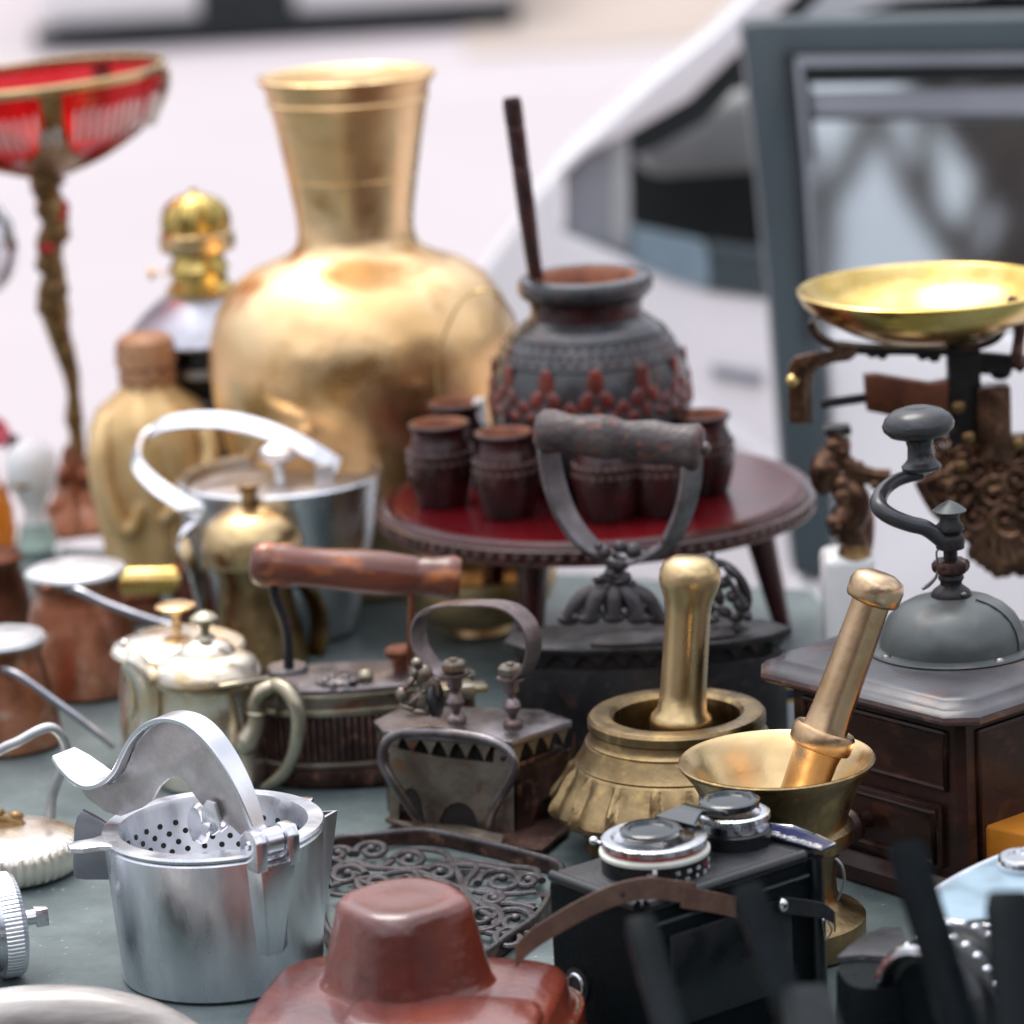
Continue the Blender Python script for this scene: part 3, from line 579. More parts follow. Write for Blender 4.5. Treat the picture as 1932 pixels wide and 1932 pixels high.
T = Thing('wooden_casket', 'small reddish carved wooden casket under the brass tube handle', 'box', HZ(265, 1172))
s = T.s
mk(T, 'casket', box(T.v(0, 0, 22), T.v(80, 50, 44), .15), 'copper', bev=3 * s)
mk(T, 'lid', box(T.v(0, 0, 50), T.v(86, 56, 11), .15), 'copper_dark', bev=3 * s)

# ================================================================== WOODEN STOOL WITH THE POT AND CUPS
T = Thing('wooden_stool', 'small round dark red lacquered wooden stool with a carved edge, carrying the pot and cups', 'stool', HZ(1138, 1222))
s = T.s; zt = 301; STOOL = T
mk(T, 'top', lathe(T.Z([(0, zt - 44), (385, zt - 44), (398, zt - 38), (404, zt - 30), (404, zt - 8), (398, zt), (394, zt + 3), (382, zt + 1), (378, zt - 3), (0, zt - 3)]), 96), 'wood_lacq')
mk(T, 'lacquered_panel', lathe(T.Z([(379, zt - 2), (377, zt + 1), (0, zt + 1)]), 96), 'red_cloth')
mk(T, 'edge_moulding', [lathe(T.Z([(402, zt - 9), (408, zt - 11), (408, zt - 14), (402, zt - 16)]), 96, closed=True), lathe(T.Z([(402, zt - 32), (407, zt - 34), (407, zt - 38), (400, zt - 40)]), 96, closed=True)], 'wood_rim')
cb = []
for k in range(96):
    t = 2 * pi * k / 96; cb.append(ell(T.v(404 * cos(t), 404 * sin(t), zt - 24), T.v(5, 8, 6.5), Matrix.Rotation(t, 3, 'Z') @ Matrix.Rotation(.5, 3, 'X'), 8, 6))
mk(T, 'carved_edge', cb, 'wood_rim')['kind'] = 'stuff'
for az in (4, 128, 245):
    t = radians(az); p1 = T.v(292 * cos(t), 292 * sin(t), zt - 42); p0 = T.v(345 * cos(t), 345 * sin(t), 0)
    mk(T, 'leg', tube([p1, (p1 * .7 + p0 * .3), (p1 * .3 + p0 * .7), p0], [30 * s, 27 * s, 21 * s, 15 * s], 16, 4), 'wood_lacq')
ZS = STOOL.o.z + (zt + 3.5) * s; ZF = STOOL.o.z + (zt + 1) * s
T = Thing('carved_pot', 'round grey-black carved wooden pot with thick lip and red leaf carvings, on the stool', 'pot', HZ(1122, 917, ZF))
s = T.s; y0 = 917; c = T.c
mk(T, 'body', lathe(T.P([(105, 917), (118, 908), (150, 875), (172, 840), (186, 800), (190, 765), (187, 725), (180, 690), (166, 655), (146, 625), (122, 604), (106, 594), (101, 585), (100, 570), (106, 560), (118, 556), (127, 545), (128, 532), (122, 521), (110, 517), (98, 519), (90, 530), (86, 560), (88, 600), (0, 640)], y0), 80), 'pot')
mk(T, 'inner_mouth', lathe(T.P([(97, 518.5), (89, 529), (85, 560), (86, 600), (0, 620), (0, 622), (87, 602), (90, 560), (93, 531), (99, 520), (97, 518.5)], y0), 64), 'wood_in')
mk(T, 'neck_band', lathe(T.P([(107, 597), (104, 585), (104, 572), (108, 562)], y0), 64, cap=False), 'wood_cup')
bd = []
for zz, rr, n_, a_ in ((632, 151, 40, 5), (645, 160.5, 52, 4), (658, 167.5, 40, 5)):
    for k in range(n_):
        t = 2 * pi * k / n_; bd.append(ell(T.v(rr * cos(t), rr * sin(t), T.zy(zz) / s), T.v(1.8, 6.5, 3.2), Matrix.Rotation(t, 3, 'Z') @ Matrix.Rotation(.35, 3, 'X'), 8, 5))
mk(T, 'beaded_band', bd, 'wood_cup')['kind'] = 'stuff'
for zz, rr in ((624, 145), (668, 172.5)): mk(T, 'band_ring', lathe(T.Z([(rr, T.zy(zz) / s - 3), (rr + 2.5, T.zy(zz) / s), (rr, T.zy(zz) / s + 3)]), 80, closed=True), 'iron')
for k in range(12):
    t = 2 * pi * k / 12 + radians(-88); RR = Matrix.Rotation(t, 3, 'Z'); zc = T.zy(708) / s; gs = []
    for dt, dz, rx, rz_, til in ((0, 16, 16, 32, 0), (-19, -12, 13, 19, -.5), (19, -12, 13, 19, .5), (0, -38, 7, 18, 0), (-30, -44, 13, 9, .3), (30, -44, 13, 9, -.3), (-44, -26, 7, 16, .5), (44, -26, 7, 16, -.5)):
        zz = zc + dz; rr = 184.5 - max(0, dz) * .32 - min(0, dz) * .1
        tt = t + dt / 188
        gs.append(ell(T.v(rr * cos(tt), rr * sin(tt), zz), T.v(5, rx, rz_), Matrix.Rotation(tt, 3, 'Z') @ Matrix.Rotation(til, 3, 'X'), 12, 8))
    mk(T, 'carved_leaf', gs, 'pot_red')
T = Thing('wooden_stirrer', 'slim dark red turned stick standing up in the carved pot', 'stick', T.o + T.v(-60, 0, 20))
s = T.s
bs = T.v(0, 0, 0); tp = YP(965, 184, T.o.y + 10 * s) - T.o; d = tp - bs; Ls = d.length
mk(T, 'stick', lathe([(11 * s, 0), (13 * s, Ls * .45), (15 * s, Ls * .60), (17 * s, Ls * .70), (17 * s, Ls * .815), (15.5 * s, Ls * .82), (17 * s, Ls * .826), (17.5 * s, Ls * .92), (16 * s, Ls * .925), (18 * s, Ls * .93), (18 * s, Ls * .985), (15 * s, Ls), (0, Ls)], 24, bs, d), 'wood_cup')
def cup(lab, px, py, proto=[None]):
    loc = HZ(px, py, ZS if False else ZF)
    if proto[0] is None:
        T = Thing('wooden_cup', lab, 'cup', loc, 'small carved wooden cups around the pot'); s = T.s
        cp = [(38, 0), (48, 3), (54, 20), (62, 54), (64, 84), (61, 106), (54, 122), (50, 131), (50, 141), (57, 149), (58.5, 154), (55.5, 157), (51, 157), (46, 150), (47, 126), (0, 60)]
        mk(T, 'body', lathe(T.Z(cp), 48), 'wood_cup')
        bd = []
        for k in range(24):
            t = 2 * pi * k / 24; bd.append(ell(T.v(61.5 * cos(t), 61.5 * sin(t), 102), T.v(4, 7, 6), Matrix.Rotation(t, 3, 'Z'), 8, 5)); bd.append(ell(T.v(63 * cos(t + .1), 63 * sin(t + .1), 86), T.v(3, 6, 5), Matrix.Rotation(t + .1, 3, 'Z'), 8, 5))
        mk(T, 'beaded_band', bd, 'wood_rim')['kind'] = 'stuff'
        mk(T, 'inside', lathe(T.Z([(50.5, 157.5), (45.5, 150), (46.5, 126), (38, 100), (0, 92), (0, 91), (39, 98), (48, 125), (48, 148), (51.5, 156), (50.5, 157.5)]), 40), 'wood_in')
        proto[0] = T.e; return T.e
    r = proto[0].copy(); S.collection.objects.link(r); r.location = loc; r['label'] = lab; r.rotation_euler.z = random.random() * 3; k_ = random.uniform(.95, 1.04); r.scale = (k_, k_, random.uniform(.95, 1.05))
    for ch in proto[0].children:
        c_ = ch.copy(); S.collection.objects.link(c_); c_.parent = r
    return r
cup('dark red wooden cup, leftmost of those on the stool front', 836, 950)
cup('dark red wooden cup second from the left on the stool front', 960, 972)
cup('dark red wooden cup seen through the iron handle', 1150, 976)
cup('dark red wooden cup behind the leftmost one, only its rim showing', 868, 900)
cup('dark red wooden cup at the right end of the stool, behind the grip', 1328, 928)
cup('dark red wooden cup in shadow behind the right side of the iron handle', 1252, 968)
T = Thing('wire_hoop', 'thin gilt wire loop standing behind the cups in front of the vase', 'wire hoop', HZ(900, 905, ZF))
mk(T, 'hoop', tube([T.a(x, y, 30) for x, y in ((905, 880), (850, 800), (824, 730), (832, 650), (866, 575), (905, 548), (945, 562), (975, 620), (960, 720), (930, 820), (905, 880))], 2 * T.s, 8, 6), 'pan')
T = Thing('white_candle', 'short white candle stub on the stool between pot and cups', 'candle', HZ(912, 902, ZF))
mk(T, 'candle', lathe(T.Z([(12, 0), (12, 150), (9, 154), (0, 154)]), 20), 'white_china')

# ================================================================== BIG BOX IRON
T = Thing('box_iron', 'large black iron box iron with wooden grip on a U-shaped strap, in the middle', 'flat iron', HZ(1232, 1425))
s = T.s; zl = 238
plan = [(-262, 0), (-225, -55), (-120, -88), (20, -98), (140, -84), (220, -52), (262, -8), (215, 60), (110, 105), (-40, 118), (-180, 92), (-250, 50)]
mk(T, 'body', solid(plan, 8, zl - 42, s, .02), 'iron', bev=3 * s)
mk(T, 'sole', solid(plan, 0, 16, s, -.02), 'iron', bev=3 * s)
mk(T, 'draught_gap', solid(plan, zl - 42, zl - 12, s, .10), 'dark_hole')
mk(T, 'lid', solid(plan, zl - 14, zl, s, -.03), 'iron', bev=3 * s, seg=3)
def teeth(T, plan, zt, h, step, inset, m, name='tooth', frac=.8):
    s = T.s; n = len(plan)
    cx = sum(p[0] for p in plan) / n; cy = sum(p[1] for p in plan) / n
    for i in range(n):
        a = Vector(plan[i]); b = Vector(plan[(i + 1) % n]); L_ = (b - a).length; k = max(1, int(L_ / step))
        nrm = Vector((b.y - a.y, a.x - b.x)).normalized()
        for j in range(k):
            p = a.lerp(b, j / k); r = a.lerp(b, (j + 1) / k); mi = (p + r) / 2
            f = 1 - inset
            def S3(v, z): return Vector(((cx + (v.x - cx) * f) * s, (cy + (v.y - cy) * f) * s, z * s))
            e = p.lerp(r, (1 - frac) / 2); g_ = p.lerp(r, 1 - (1 - frac) / 2)
            if mi.y > cy + 20: continue
            mk(T, name, prism([S3(e, zt), S3(g_, zt), S3(mi.lerp(g_, .35), zt - h * .55), S3(mi, zt - h), S3(mi.lerp(e, .35), zt - h * .55)], Vector((-nrm.x, -nrm.y, 0)) * 5 * s), m)
teeth(T, plan, zl - 14, 24, 38, .0, 'iron')
# acanthus foot of the handle
ft = []
random.seed(3)
for k in range(70):
    t = random.uniform(-1, 1)
    yy = random.uniform(0, 1); t *= .35 + .65 * yy; ft.append(ell(T.ac('11', 1500 + t * 225, 1190 + yy * 225 + abs(t) * 20, -52 - 14 * random.random()), T.v(random.uniform(5, 12), 8, random.uniform(4, 9)), Euler((random.uniform(-.5, .5), random.uniform(-.7, .7), 0)).to_matrix(), 10, 8))
for t in (-1, -.55, 0, .55, 1):
    p0 = T.ac('11', 1500, 1240, -40); p2 = T.ac('11', 1500 + t * 235, 1390 - (1 - abs(t)) * 10 + 30, -70 if abs(t) < .8 else -45); p1 = (p0 + p2) / 2 + T.v(t * 14, -8, 12)
    ft.append(tube([p0, p1, p2], [14 * s, 17 * s, 16 * s], 10)); ft.append(ell(p2, T.v(22, 14, 12)))
ft.append(tube([T.ac('11', x, y, -40) for x, y in ((1500, 1330), (1530, 1240), (1500, 1160), (1540, 1090))], [26 * s, 20 * s, 15 * s, 20 * s], 12))
for x, y, r in ((1450, 1070, 14), (1600, 1060, 16), (1530, 1040, 13), (1480, 1180, 12), (1560, 1200, 12), (1540, 1130, 15), (1650, 1090, 12), (1420, 1040, 9)): ft.append(ell(T.ac('11', x, y, -55), T.v(r, r, r * .9)))
mk(T, 'handle_foot', ft, 'iron_ornate')
mk(T, 'foot_plate', solid([(-110, -72), (-60, -88), (60, -84), (160, -60), (160, -20), (40, 0), (-90, -20)], zl, zl + 7, s), 'iron_ornate', bev=2 * s)
sd = (.72, .69, 0)
up = [T.ac(*p, d) for p, d in ((('11', 1150, 470), -10), (('11', 1165, 600), -14), (('11', 1200, 750), -20), (('11', 1262, 900), -26), (('11', 1370, 1035), -34), (('11', 1510, 1105), -42), (('11', 1650, 1105), -50), (('11', 1790, 1020), -58), (('21', 95, 980), -66), (('21', 150, 850), -70), (('21', 185, 700), -72), (('21', 195, 500), -74))]
mk(T, 'handle_strap', band(up, [52 * s] * 12, 12 * s, sd, 6), 'iron_steel')
gp0 = T.ac('11', 1125, 430, -10); gp1 = T.ac('21', 215, 520, -74); gd = gp1 - gp0; GL = gd.length
mk(T, 'grip', lathe([(0, -14 * s), (28 * s, -12 * s), (39 * s, 0), (41 * s, GL * .07), (36 * s, GL * .15), (35 * s, GL * .22), (41 * s, GL * .36), (41 * s, GL * .44), (35 * s, GL * .52), (36 * s, GL * .58), (42 * s, GL * .72), (38 * s, GL * .84), (42 * s, GL * .96), (44 * s, GL), (36 * s, GL + 10 * s), (0, GL + 12 * s)], 40, gp0, gd), 'grip_iron', ang=60)
mk(T, 'rivet', [ell(gp1 + gd.normalized() * 14 * s, T.v(13, 11, 13))], 'strap_steel')
la = []                                             # cast scroll latch at the right
for x, y, rx, rz_, a in ((285, 1090, 14, 10, .2), (300, 1130, 22, 12, .5), (400, 1170, 30, 12, .8), (455, 1250, 34, 11, 1.2), (350, 1230, 20, 14, .4), (330, 1300, 26, 14, 1.3), (400, 1300, 16, 16, 0), (440, 1340, 24, 16, 1.4), (360, 1380, 24, 14, .5), (420, 1410, 20, 14, .2), (300, 1420, 18, 12, 0), (480, 1400, 16, 12, 1), (340, 1470, 30, 9, 0), (450, 1470, 30, 10, .3), (500, 1510, 14, 8, .2), (290, 1360, 12, 16, 0)):
    la.append(ell(T.ac('21', x, y, -10 + random.uniform(-10, 10)), T.v(rx * .75, 13, rz_ * .8), Matrix.Rotation(a, 3, 'Y')))
for k in range(9): la.append(ell(T.ac('21', 372 + k * 13, 1200 + k * 19, -26), T.v(5, 5, 7), Matrix.Rotation(.7, 3, 'Y')))
la.append(tube([T.ac('21', x, y, -12) for x, y in ((270, 1200), (300, 1120), (390, 1150), (460, 1230), (490, 1320), (470, 1400))], [5 * s, 7 * s, 8 * s, 8 * s, 7 * s, 5 * s], 8))
mk(T, 'scroll_latch', la, 'iron_ornate')

# ================================================================== SMALL CHARCOAL IRON
T = Thing('charcoal_iron', 'small rusty charcoal iron with oval strap handle, toothed lid and wire-handled door', 'flat iron', HZ(882, 1580))
s = T.s; zl = 192
A0 = T.h(*q('i', 160, 1640), 14) / s; A1 = T.h(*q('i', 1062, 1725), 14) / s
P1 = [(A0.x, A0.y), (A1.x, A1.y), (A1.x + 112, A1.y + 112), (A1.x + 60, A1.y + 190), (A0.x + 40, A0.y + 160), (A0.x - 18, A0.y + 66)]
mk(T, 'fire_box', solid(P1, 12, zl - 52, s, .06), 'iron_brown', bev=2 * s)
mk(T, 'draught_gap', solid(P1, zl - 52, zl - 12, s, .16), 'dark_hole')
mk(T, 'lid', solid(P1, zl - 14, zl, s, -.035), 'iron_steel', bev=2.5 * s)
teeth(T, P1, zl - 14, 30, 34, -.01, 'iron_worn')
# front plate with arches
def FP(x, y): return T.ac('i', x, y, 0) + Vector((0, 0, 0))
fd = Vector((A1.x - A0.x, A1.y - A0.y, 0)).normalized(); fn = Vector((fd.y, -fd.x, 0))
fw = T.o + Vector((A0.x, A0.y, 0)) * s + fn * 3 * s
def FR(x, y, off=0, c='i'):
    v = ray(*q(c, x, y)); k = (fw - CAM).dot(fn) / v.dot(fn); return CAM + v * k - T.o + fn * off * s
def arch(x0, x1, yb, yt, n=8):
    return [((x0 + x1) / 2 - (x1 - x0) / 2 * cos(pi * k / n), yb + (yt - yb) * sin(pi * k / n)) for k in range(n + 1)]
outl = [(160, 1095), (160, 1640), (225, 1650)] + arch(228, 400, 1570, 1400) + [(420, 1665), (505, 1672)] + arch(520, 800, 1690, 1505) + [(830, 1705), (1062, 1728), (1048, 1145), (920, 1130), (912, 1222), (560, 1185), (245, 1128)]
mk(T, 'front_plate', prism([FR(x, y) for x, y in outl], fn * 5 * s), 'iron_worn')
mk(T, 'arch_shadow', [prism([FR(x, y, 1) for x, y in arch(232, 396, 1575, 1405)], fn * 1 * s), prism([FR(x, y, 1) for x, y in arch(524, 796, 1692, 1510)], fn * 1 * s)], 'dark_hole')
sdv = Vector((1, 1, 0)).normalized(); sn = Vector((sdv.y, -sdv.x, 0))
sw = T.o + Vector((A1.x, A1.y, 0)) * s + sn * 2 * s
def SR(x, y, off=0):
    v = ray(*q('i', x, y)); k = (sw - CAM).dot(sn) / v.dot(sn); return CAM + v * k - T.o + sn * off * s
mk(T, 'side_plate', prism([SR(x, y) for x, y in [(1068, 1728), (1180, 1715)] + arch(1185, 1400, 1690, 1470) + [(1420, 1690), (1475, 1680), (1490, 1000), (1460, 1120), (1170, 1240), (1065, 1290)]], sn * 4 * s), 'iron_brown')
for sx, sy in ((-18, 14), (10, -4), (-4, -10)):
    pass
mk(T, 'door_screw', ell(FR(985, 1185, 6), T.v(6, 4, 6)), 'dark_hole')
mk(T, 'wire_handle', tube([FR(x, y, o) for x, y, o in ((435, 1650, 24), (360, 1490, 40), (250, 1280, 52), (192, 1150, 54), (215, 1020, 54), (310, 955, 54), (500, 940, 54), (750, 960, 54), (960, 1000, 54), (1090, 1070, 54), (1148, 1170, 54), (1120, 1280, 52), (1020, 1430, 44), (940, 1580, 32), (925, 1735, 22))], 9.5 * s, 12), 'iron_steel')
mk(T, 'hinge_flap', [prism([T.h(*q('i', *p), 20) for p in ((160, 1655), (310, 1700), (500, 1740), (520, 1690), (320, 1670))], T.v(0, 0, 5)), prism([T.h(*q('i', *p), 22) for p in ((480, 1690), (510, 1745), (760, 1790), (960, 1830), (985, 1770), (700, 1700))], T.v(0, 0, 6))], 'iron_worn', bev=1 * s)
mk(T, 'sole_plate', prism([T.h(*q('i', *p), 6) for p in ((120, 1660), (300, 1730), (620, 1790), (900, 1850), (1150, 1880), (1262, 1890), (1440, 1740), (1490, 1600), (1300, 1500), (400, 1500))], T.v(0, 0, 9)), 'iron_brown', bev=2 * s)
for n_, x, d in (('post', 640, 20), ('post', 1050, 20)):
    pb = T.h(*q('i', x, 930 if x < 800 else 965), zl)
    prof = [(19, 0), (19, 8), (16, 14), (8, 18), (8, 24), (14, 32), (18, 42), (14, 52), (8, 58), (9, 66), (15, 70), (15, 88), (11, 92)]
    mk(T, n_, lathe(T.Z(prof), 24, pb), 'strap_steel')
    mk(T, 'washer', lathe(T.Z([(26, 92), (27, 95), (26, 98), (10, 98)]), 28, pb), 'strap_steel')
    mk(T, 'nut', lathe(T.Z([(22, 102), (25, 105), (25, 117), (20, 121), (9, 121), (8, 126), (0, 127)]), 6, pb, ph=.4), 'iron_worn', ang=25)
PB0 = T.h(*q('i', 640, 930), zl); PB1 = T.h(*q('i', 1050, 965), zl)
wd_ = Vector((.62, .78, 0)).normalized(); md = Vector((PB1.x - PB0.x, PB1.y - PB0.y, 0)); fn2 = Vector((md.y, -md.x, 0)).normalized()
def HR(x, y):
    w0 = T.o + PB0; v = ray(*q('i', x, y)); k = (w0 - CAM).dot(fn2) / v.dot(fn2); return CAM + v * k - T.o
hp_ = [HR(x, y) for x, y in ((690, 592), (600, 592), (520, 560), (440, 490), (375, 380), (360, 260), (390, 160), (470, 95), (600, 72), (780, 68), (940, 75), (1060, 115), (1150, 200), (1195, 320), (1190, 440), (1155, 540), (1090, 600), (1010, 600))]
mk(T, 'handle_strap', band(hp_, 46 * s, 5 * s, wd_, 5), 'strap_steel')
lt = []
for x, y, rx, rz_, a in ((350, 495, 13, 11, 0), (335, 570, 9, 14, .2), (400, 590, 20, 24, .3), (440, 680, 22, 34, -.2), (240, 730, 14, 17, 0), (400, 760, 24, 26, 0), (330, 760, 10, 22, .9), (290, 820, 22, 8, .4), (380, 850, 28, 10, .2), (450, 800, 18, 24, 0), (300, 640, 8, 22, .7), (400, 700, 9, 16, .8)):
    lt.append(ell(T.ac('i', x, y, 10), T.v(rx * .85, 13, rz_ * .85), Matrix.Rotation(a, 3, 'Y')))
mk(T, 'figural_latch', lt, 'iron_worn')
mk(T, 'latch_back', lathe(T.Z([(30, -6), (36, -2), (36, 6), (30, 9)]), 28, T.ac('i', 480, 760, 14), (1, -.3, .1)), 'black')

# ================================================================== ROUND RIBBED IRON WITH TURNED GRIP
T = Thing('ribbed_iron', 'oval iron with ribbed sides and turned reddish wooden grip, left of the small charcoal iron', 'flat iron', HZ(690, 1452))
s = T.s; zl = 186
pl = [(-195, 0), (-182, -50), (-140, -85), (-70, -102), (20, -100), (110, -82), (180, -40), (215, 10), (180, 52), (90, 88), (-20, 104), (-120, 92), (-180, 50)]
pts2, _ = smooth_pts([Vector((x, y, 0)) for x, y in pl], None, 5, True); pl = [(p.x, p.y) for p in pts2]
mk(T, 'sole', solid(pl, 0, 34, s, -.01), 'iron_brown', bev=3 * s)
mk(T, 'lower_moulding', solid(pl, 36, 48, s, -.02), 'iron_worn', bev=4 * s)
mk(T, 'drum', solid(pl, 46, zl - 50, s, .05), 'iron')
mk(T, 'upper_moulding', solid(pl, zl - 50, zl - 36, s, -.03), 'silver_olive', bev=4 * s)
mk(T, 'waist', solid(pl, zl - 37, zl - 18, s, .02), 'iron_worn')
mk(T, 'top_moulding', solid(pl, zl - 18, zl - 8, s, .0), 'silver_olive', bev=3 * s)
mk(T, 'top_plate', solid(pl, zl - 8, zl, s, .05), 'iron_steel', bev=2 * s)
rb = []; per = [Vector((x * .97, y * .97, 0)) for x, y in pl]; n = len(per); acc = 0
for i in range(n):
    a_, b_ = per[i], per[(i + 1) % n]; L_ = (b_ - a_).length; t = -acc
    while t + 13 <= L_:
        t += 13; p = a_.lerp(b_, t / L_)
        if p.y < 40: rb.append(lathe([(4.2 * s, 50 * s), (4.2 * s, (zl - 54) * s), (1 * s, (zl - 50) * s)], 8, p * s))
    acc = L_ - t
mk(T, 'ribs', rb, 'iron_brown')['kind'] = 'stuff'
mk(T, 'post_foot', lathe(T.Z([(38, 0), (40, 4), (36, 9), (0, 10)]), 28, T.h(542, 1264, zl) + T.v(0, 0, 0)), 'iron_steel')
mk(T, 'grip_post', tube([T.ac('01', x, y, -8) for x, y in ((1425, 1180), (1440, 1300), (1480, 1400), (1505, 1500), (1515, 1680))], [9 * s, 9 * s, 10 * s, 9 * s, 10 * s], 12), 'iron')
mk(T, 'grip_post', tube([T.a(x, y, -8) for x, y in ((778, 1090), (776, 1160), (772, 1255))], 6.5 * s, 12), 'copper_dark')
g0 = T.a(474, 1062, -8); g1 = T.a(868, 1092, -8); gd = g1 - g0; GL = gd.length
mk(T, 'grip', lathe([(0, -3 * s), (22 * s, -2 * s), (34 * s, 2 * s), (42 * s, GL * .04), (44 * s, GL * .08), (40 * s, GL * .12), (43 * s, GL * .15), (37 * s, GL * .22), (37 * s, GL * .35), (41 * s, GL * .50), (41 * s, GL * .62), (36 * s, GL * .78), (33 * s, GL * .80), (37 * s, GL * .82), (36 * s, GL * .86), (41 * s, GL * .93), (43 * s, GL * .97), (38 * s, GL), (14 * s, GL), (13 * s, GL - 10 * s), (0, GL - 10 * s)], 44, g0, gd), 'wood_grip', ang=50)
mk(T, 'stopper', [lathe(T.Z([(14, 0), (16, 18), (28, 30), (30, 40), (24, 46), (0, 48)]), 24, T.h(757, 1265, zl))], 'copper_dark')
mk(T, 'vent_rose', [lathe(T.Z([(44, 0), (46, 4), (40, 8), (0, 9)]), 28, T.h(640, 1284, zl))] + [ell(T.h(640 + 26 * cos(k * 1.05), 1284 + 8 * sin(k * 1.05), zl + 9), T.v(9, 9, 5)) for k in range(6)], 'iron_steel')
mk(T, 'cap_nut', [ell(T.h(690, 1276, zl + 8), T.v(15, 15, 13))], 'silver_olive')
mk(T, 'nose_block', [box(T.h(862, 1302, zl + 6), T.v(60, 50, 26), .2), box(T.h(872, 1300, zl - 14), T.v(90, 40, 14), .2)], 'silver_olive', bev=3 * s)

# ================================================================== CAST IRON TRIVET
T = Thing('iron_trivet', 'cast iron trivet with openwork scrolls, lying flat between the press and the black camera', 'trivet', HZ(830, 1690))
s = T.s; zt = 20
outer = [T.h(*p, zt) for p in ((632, 1588), (700, 1580), (800, 1572), (905, 1592), (1000, 1616), (1060, 1640), (1040, 1690), (1010, 1735), (960, 1770), (900, 1810), (800, 1835), (700, 1815), (620, 1760), (606, 1680), (612, 1620))]
mk(T, 'rim', band([p + T.v(0, 0, -8) for p in outer], 26 * s, 13 * s, (0, 0, 1), 6, True), 'iron_brown')
mk(T, 'rim_edge', tube([p + T.v(0, 0, 5) for p in outer], 7 * s, 10, 6, True), 'iron_ornate')
sc = []
def spiral(cx, cy, r0, a0, turns, dirn=1, tail=None):
    pts = []; rr = []
    n = int(14 * turns)
    for k in range(n + 1):
        f = k / n; r = r0 * (1 - .72 * f); a = a0 + dirn * f * turns * 2 * pi
        pts.append((cx + r * cos(a), cy + r * sin(a))); rr.append(8.5 - 2 * f)
    if tail: pts = [tail] + pts; rr = [6] + rr
    P_ = [T.v(x, cy + (y - cy) * 1.7, zt - 2) for x, y in pts]
    sc.append(tube(P_, [r * s for r in rr], 8, 2, sq=.8)); sc.append(ell(P_[-1], T.v(10, 10, 8)))
def loc(c, x, y): p = T.h(*q(c, x, y), zt) / s; return p.x, p.y
for c, x, y, r, a0, tn, dr in (('12', 235, 1020, 34, 3.4, 1.25, -1), ('12', 100, 1150, 36, 0, 1.2, 1), ('12', 430, 1070, 34, 3.0, 1.2, -1), ('12', 590, 1140, 30, 2.8, 1.2, -1), ('12', 910, 1180, 44, 3.2, 1.3, -1), ('12', 1050, 1180, 26, 0, 1.2, 1),
        ('12', 810, 1370, 44, 4.2, 1.2, 1), ('12', 980, 1390, 44, 3.0, 1.25, -1), ('12', 250, 1190, 34, 3, 1.2, 1), ('12', 420, 1170, 24, 1, 1.2, -1), ('12', 50, 1040, 28, 0, 1.2, 1), ('12', 960, 1480, 34, 1, 1.2, 1), ('12', 860, 1270, 22, 1, 1.2, -1), ('12', 700, 1330, 30, 2, 1.2, -1)):
    lx, ly = loc(c, x, y); spiral(lx, ly, r, a0, tn, dr)
def runner(*pp): sc.append(tube([T.v(*loc('12', *p), zt - 4) for p in pp], [6 * s] + [8 * s] * (len(pp) - 2) + [6 * s], 8, 6, sq=.7))
runner((20, 1060), (200, 1100), (420, 1110), (640, 1090), (850, 1100), (1080, 1150)); runner((30, 1180), (250, 1150), (450, 1120), (700, 1210), (900, 1240), (1090, 1230))
runner((640, 1060), (690, 1150), (720, 1250), (800, 1290), (980, 1290), (1090, 1320)); runner((730, 1300), (860, 1360), (900, 1430), (1090, 1400)); runner((20, 1240), (200, 1260), (380, 1240), (560, 1200)); runner((760, 1420), (880, 1450), (1000, 1440), (1080, 1450))
runner((20, 1120), (120, 1070), (280, 1100), (420, 1010), (600, 1020), (660, 1090)); runner((340, 1050), (480, 1130), (560, 1090), (700, 1060), (900, 1090), (1080, 1110), (1100, 1150))
runner((660, 1070), (780, 1100), (720, 1190), (760, 1270), (880, 1310), (920, 1370)); runner((720, 1240), (840, 1220), (960, 1290), (1090, 1290)); runner((780, 1290), (900, 1330), (1000, 1320), (1090, 1350)); runner((10, 1200), (150, 1170), (330, 1230), (480, 1150), (640, 1200))
mk(T, 'scrollwork', sc, 'iron_ornate')
for x, y in ((650, 1640), (1030, 1700), (800, 1800), (880, 1600)): mk(T, 'foot', lathe(T.Z([(8, 0), (10, 12)]), 12, T.h(x, y, 0)), 'iron_brown')

# ================================================================== MORTARS AND PESTLES
T = Thing('brass_mortar', 'bulbous fluted old brass mortar behind the black camera', 'mortar', HZ(1287, 1598))
s = T.s; y0 = 1598; z0 = (1598 - 1348) / T.c
def ribf(t, z, k):
    zz = z / s
    if zz > 174 or zz < 66: return 1
    f = min(1, (174 - zz) / 12) * min(1, (zz - 64) / 14); u = (t * 16 / (2 * pi) + zz * .0012) % 1
    return 1 + f * (.075 * max(0, 1 - abs(u - .5) / .13) + .018 * cos(2 * pi * (u - .5)) * -1 - .01)
mk(T, 'body', lathe(T.Z([(160, 0), (176, 3), (182, 14), (178, 30), (196, 56), (212, 74), (228, 80), (238, 86), (241, 96), (237, 108), (226, 126), (214, 144), (203, 160), (196, 172), (193, 176), (190, 178), (192, 181), (189, 184), (182, 196), (175, 210), (172, 217), (169, 218), (170, 221), (166, 224), (164, 228), (163, 240), (166, 244), (166, z0 - 5), (161, z0 + 1), (152, z0 + 3), (126, z0 + 1), (119, z0 - 6), (117, z0 - 30), (120, z0 - 80), (110, 100), (0, 80)]), 256, rf=ribf), 'brass', ang=30)
T2 = Thing('brass_pestle', 'old brass pestle with round knob, standing in the fluted mortar', 'pestle', T.o + T.v(-8, -10, 82))
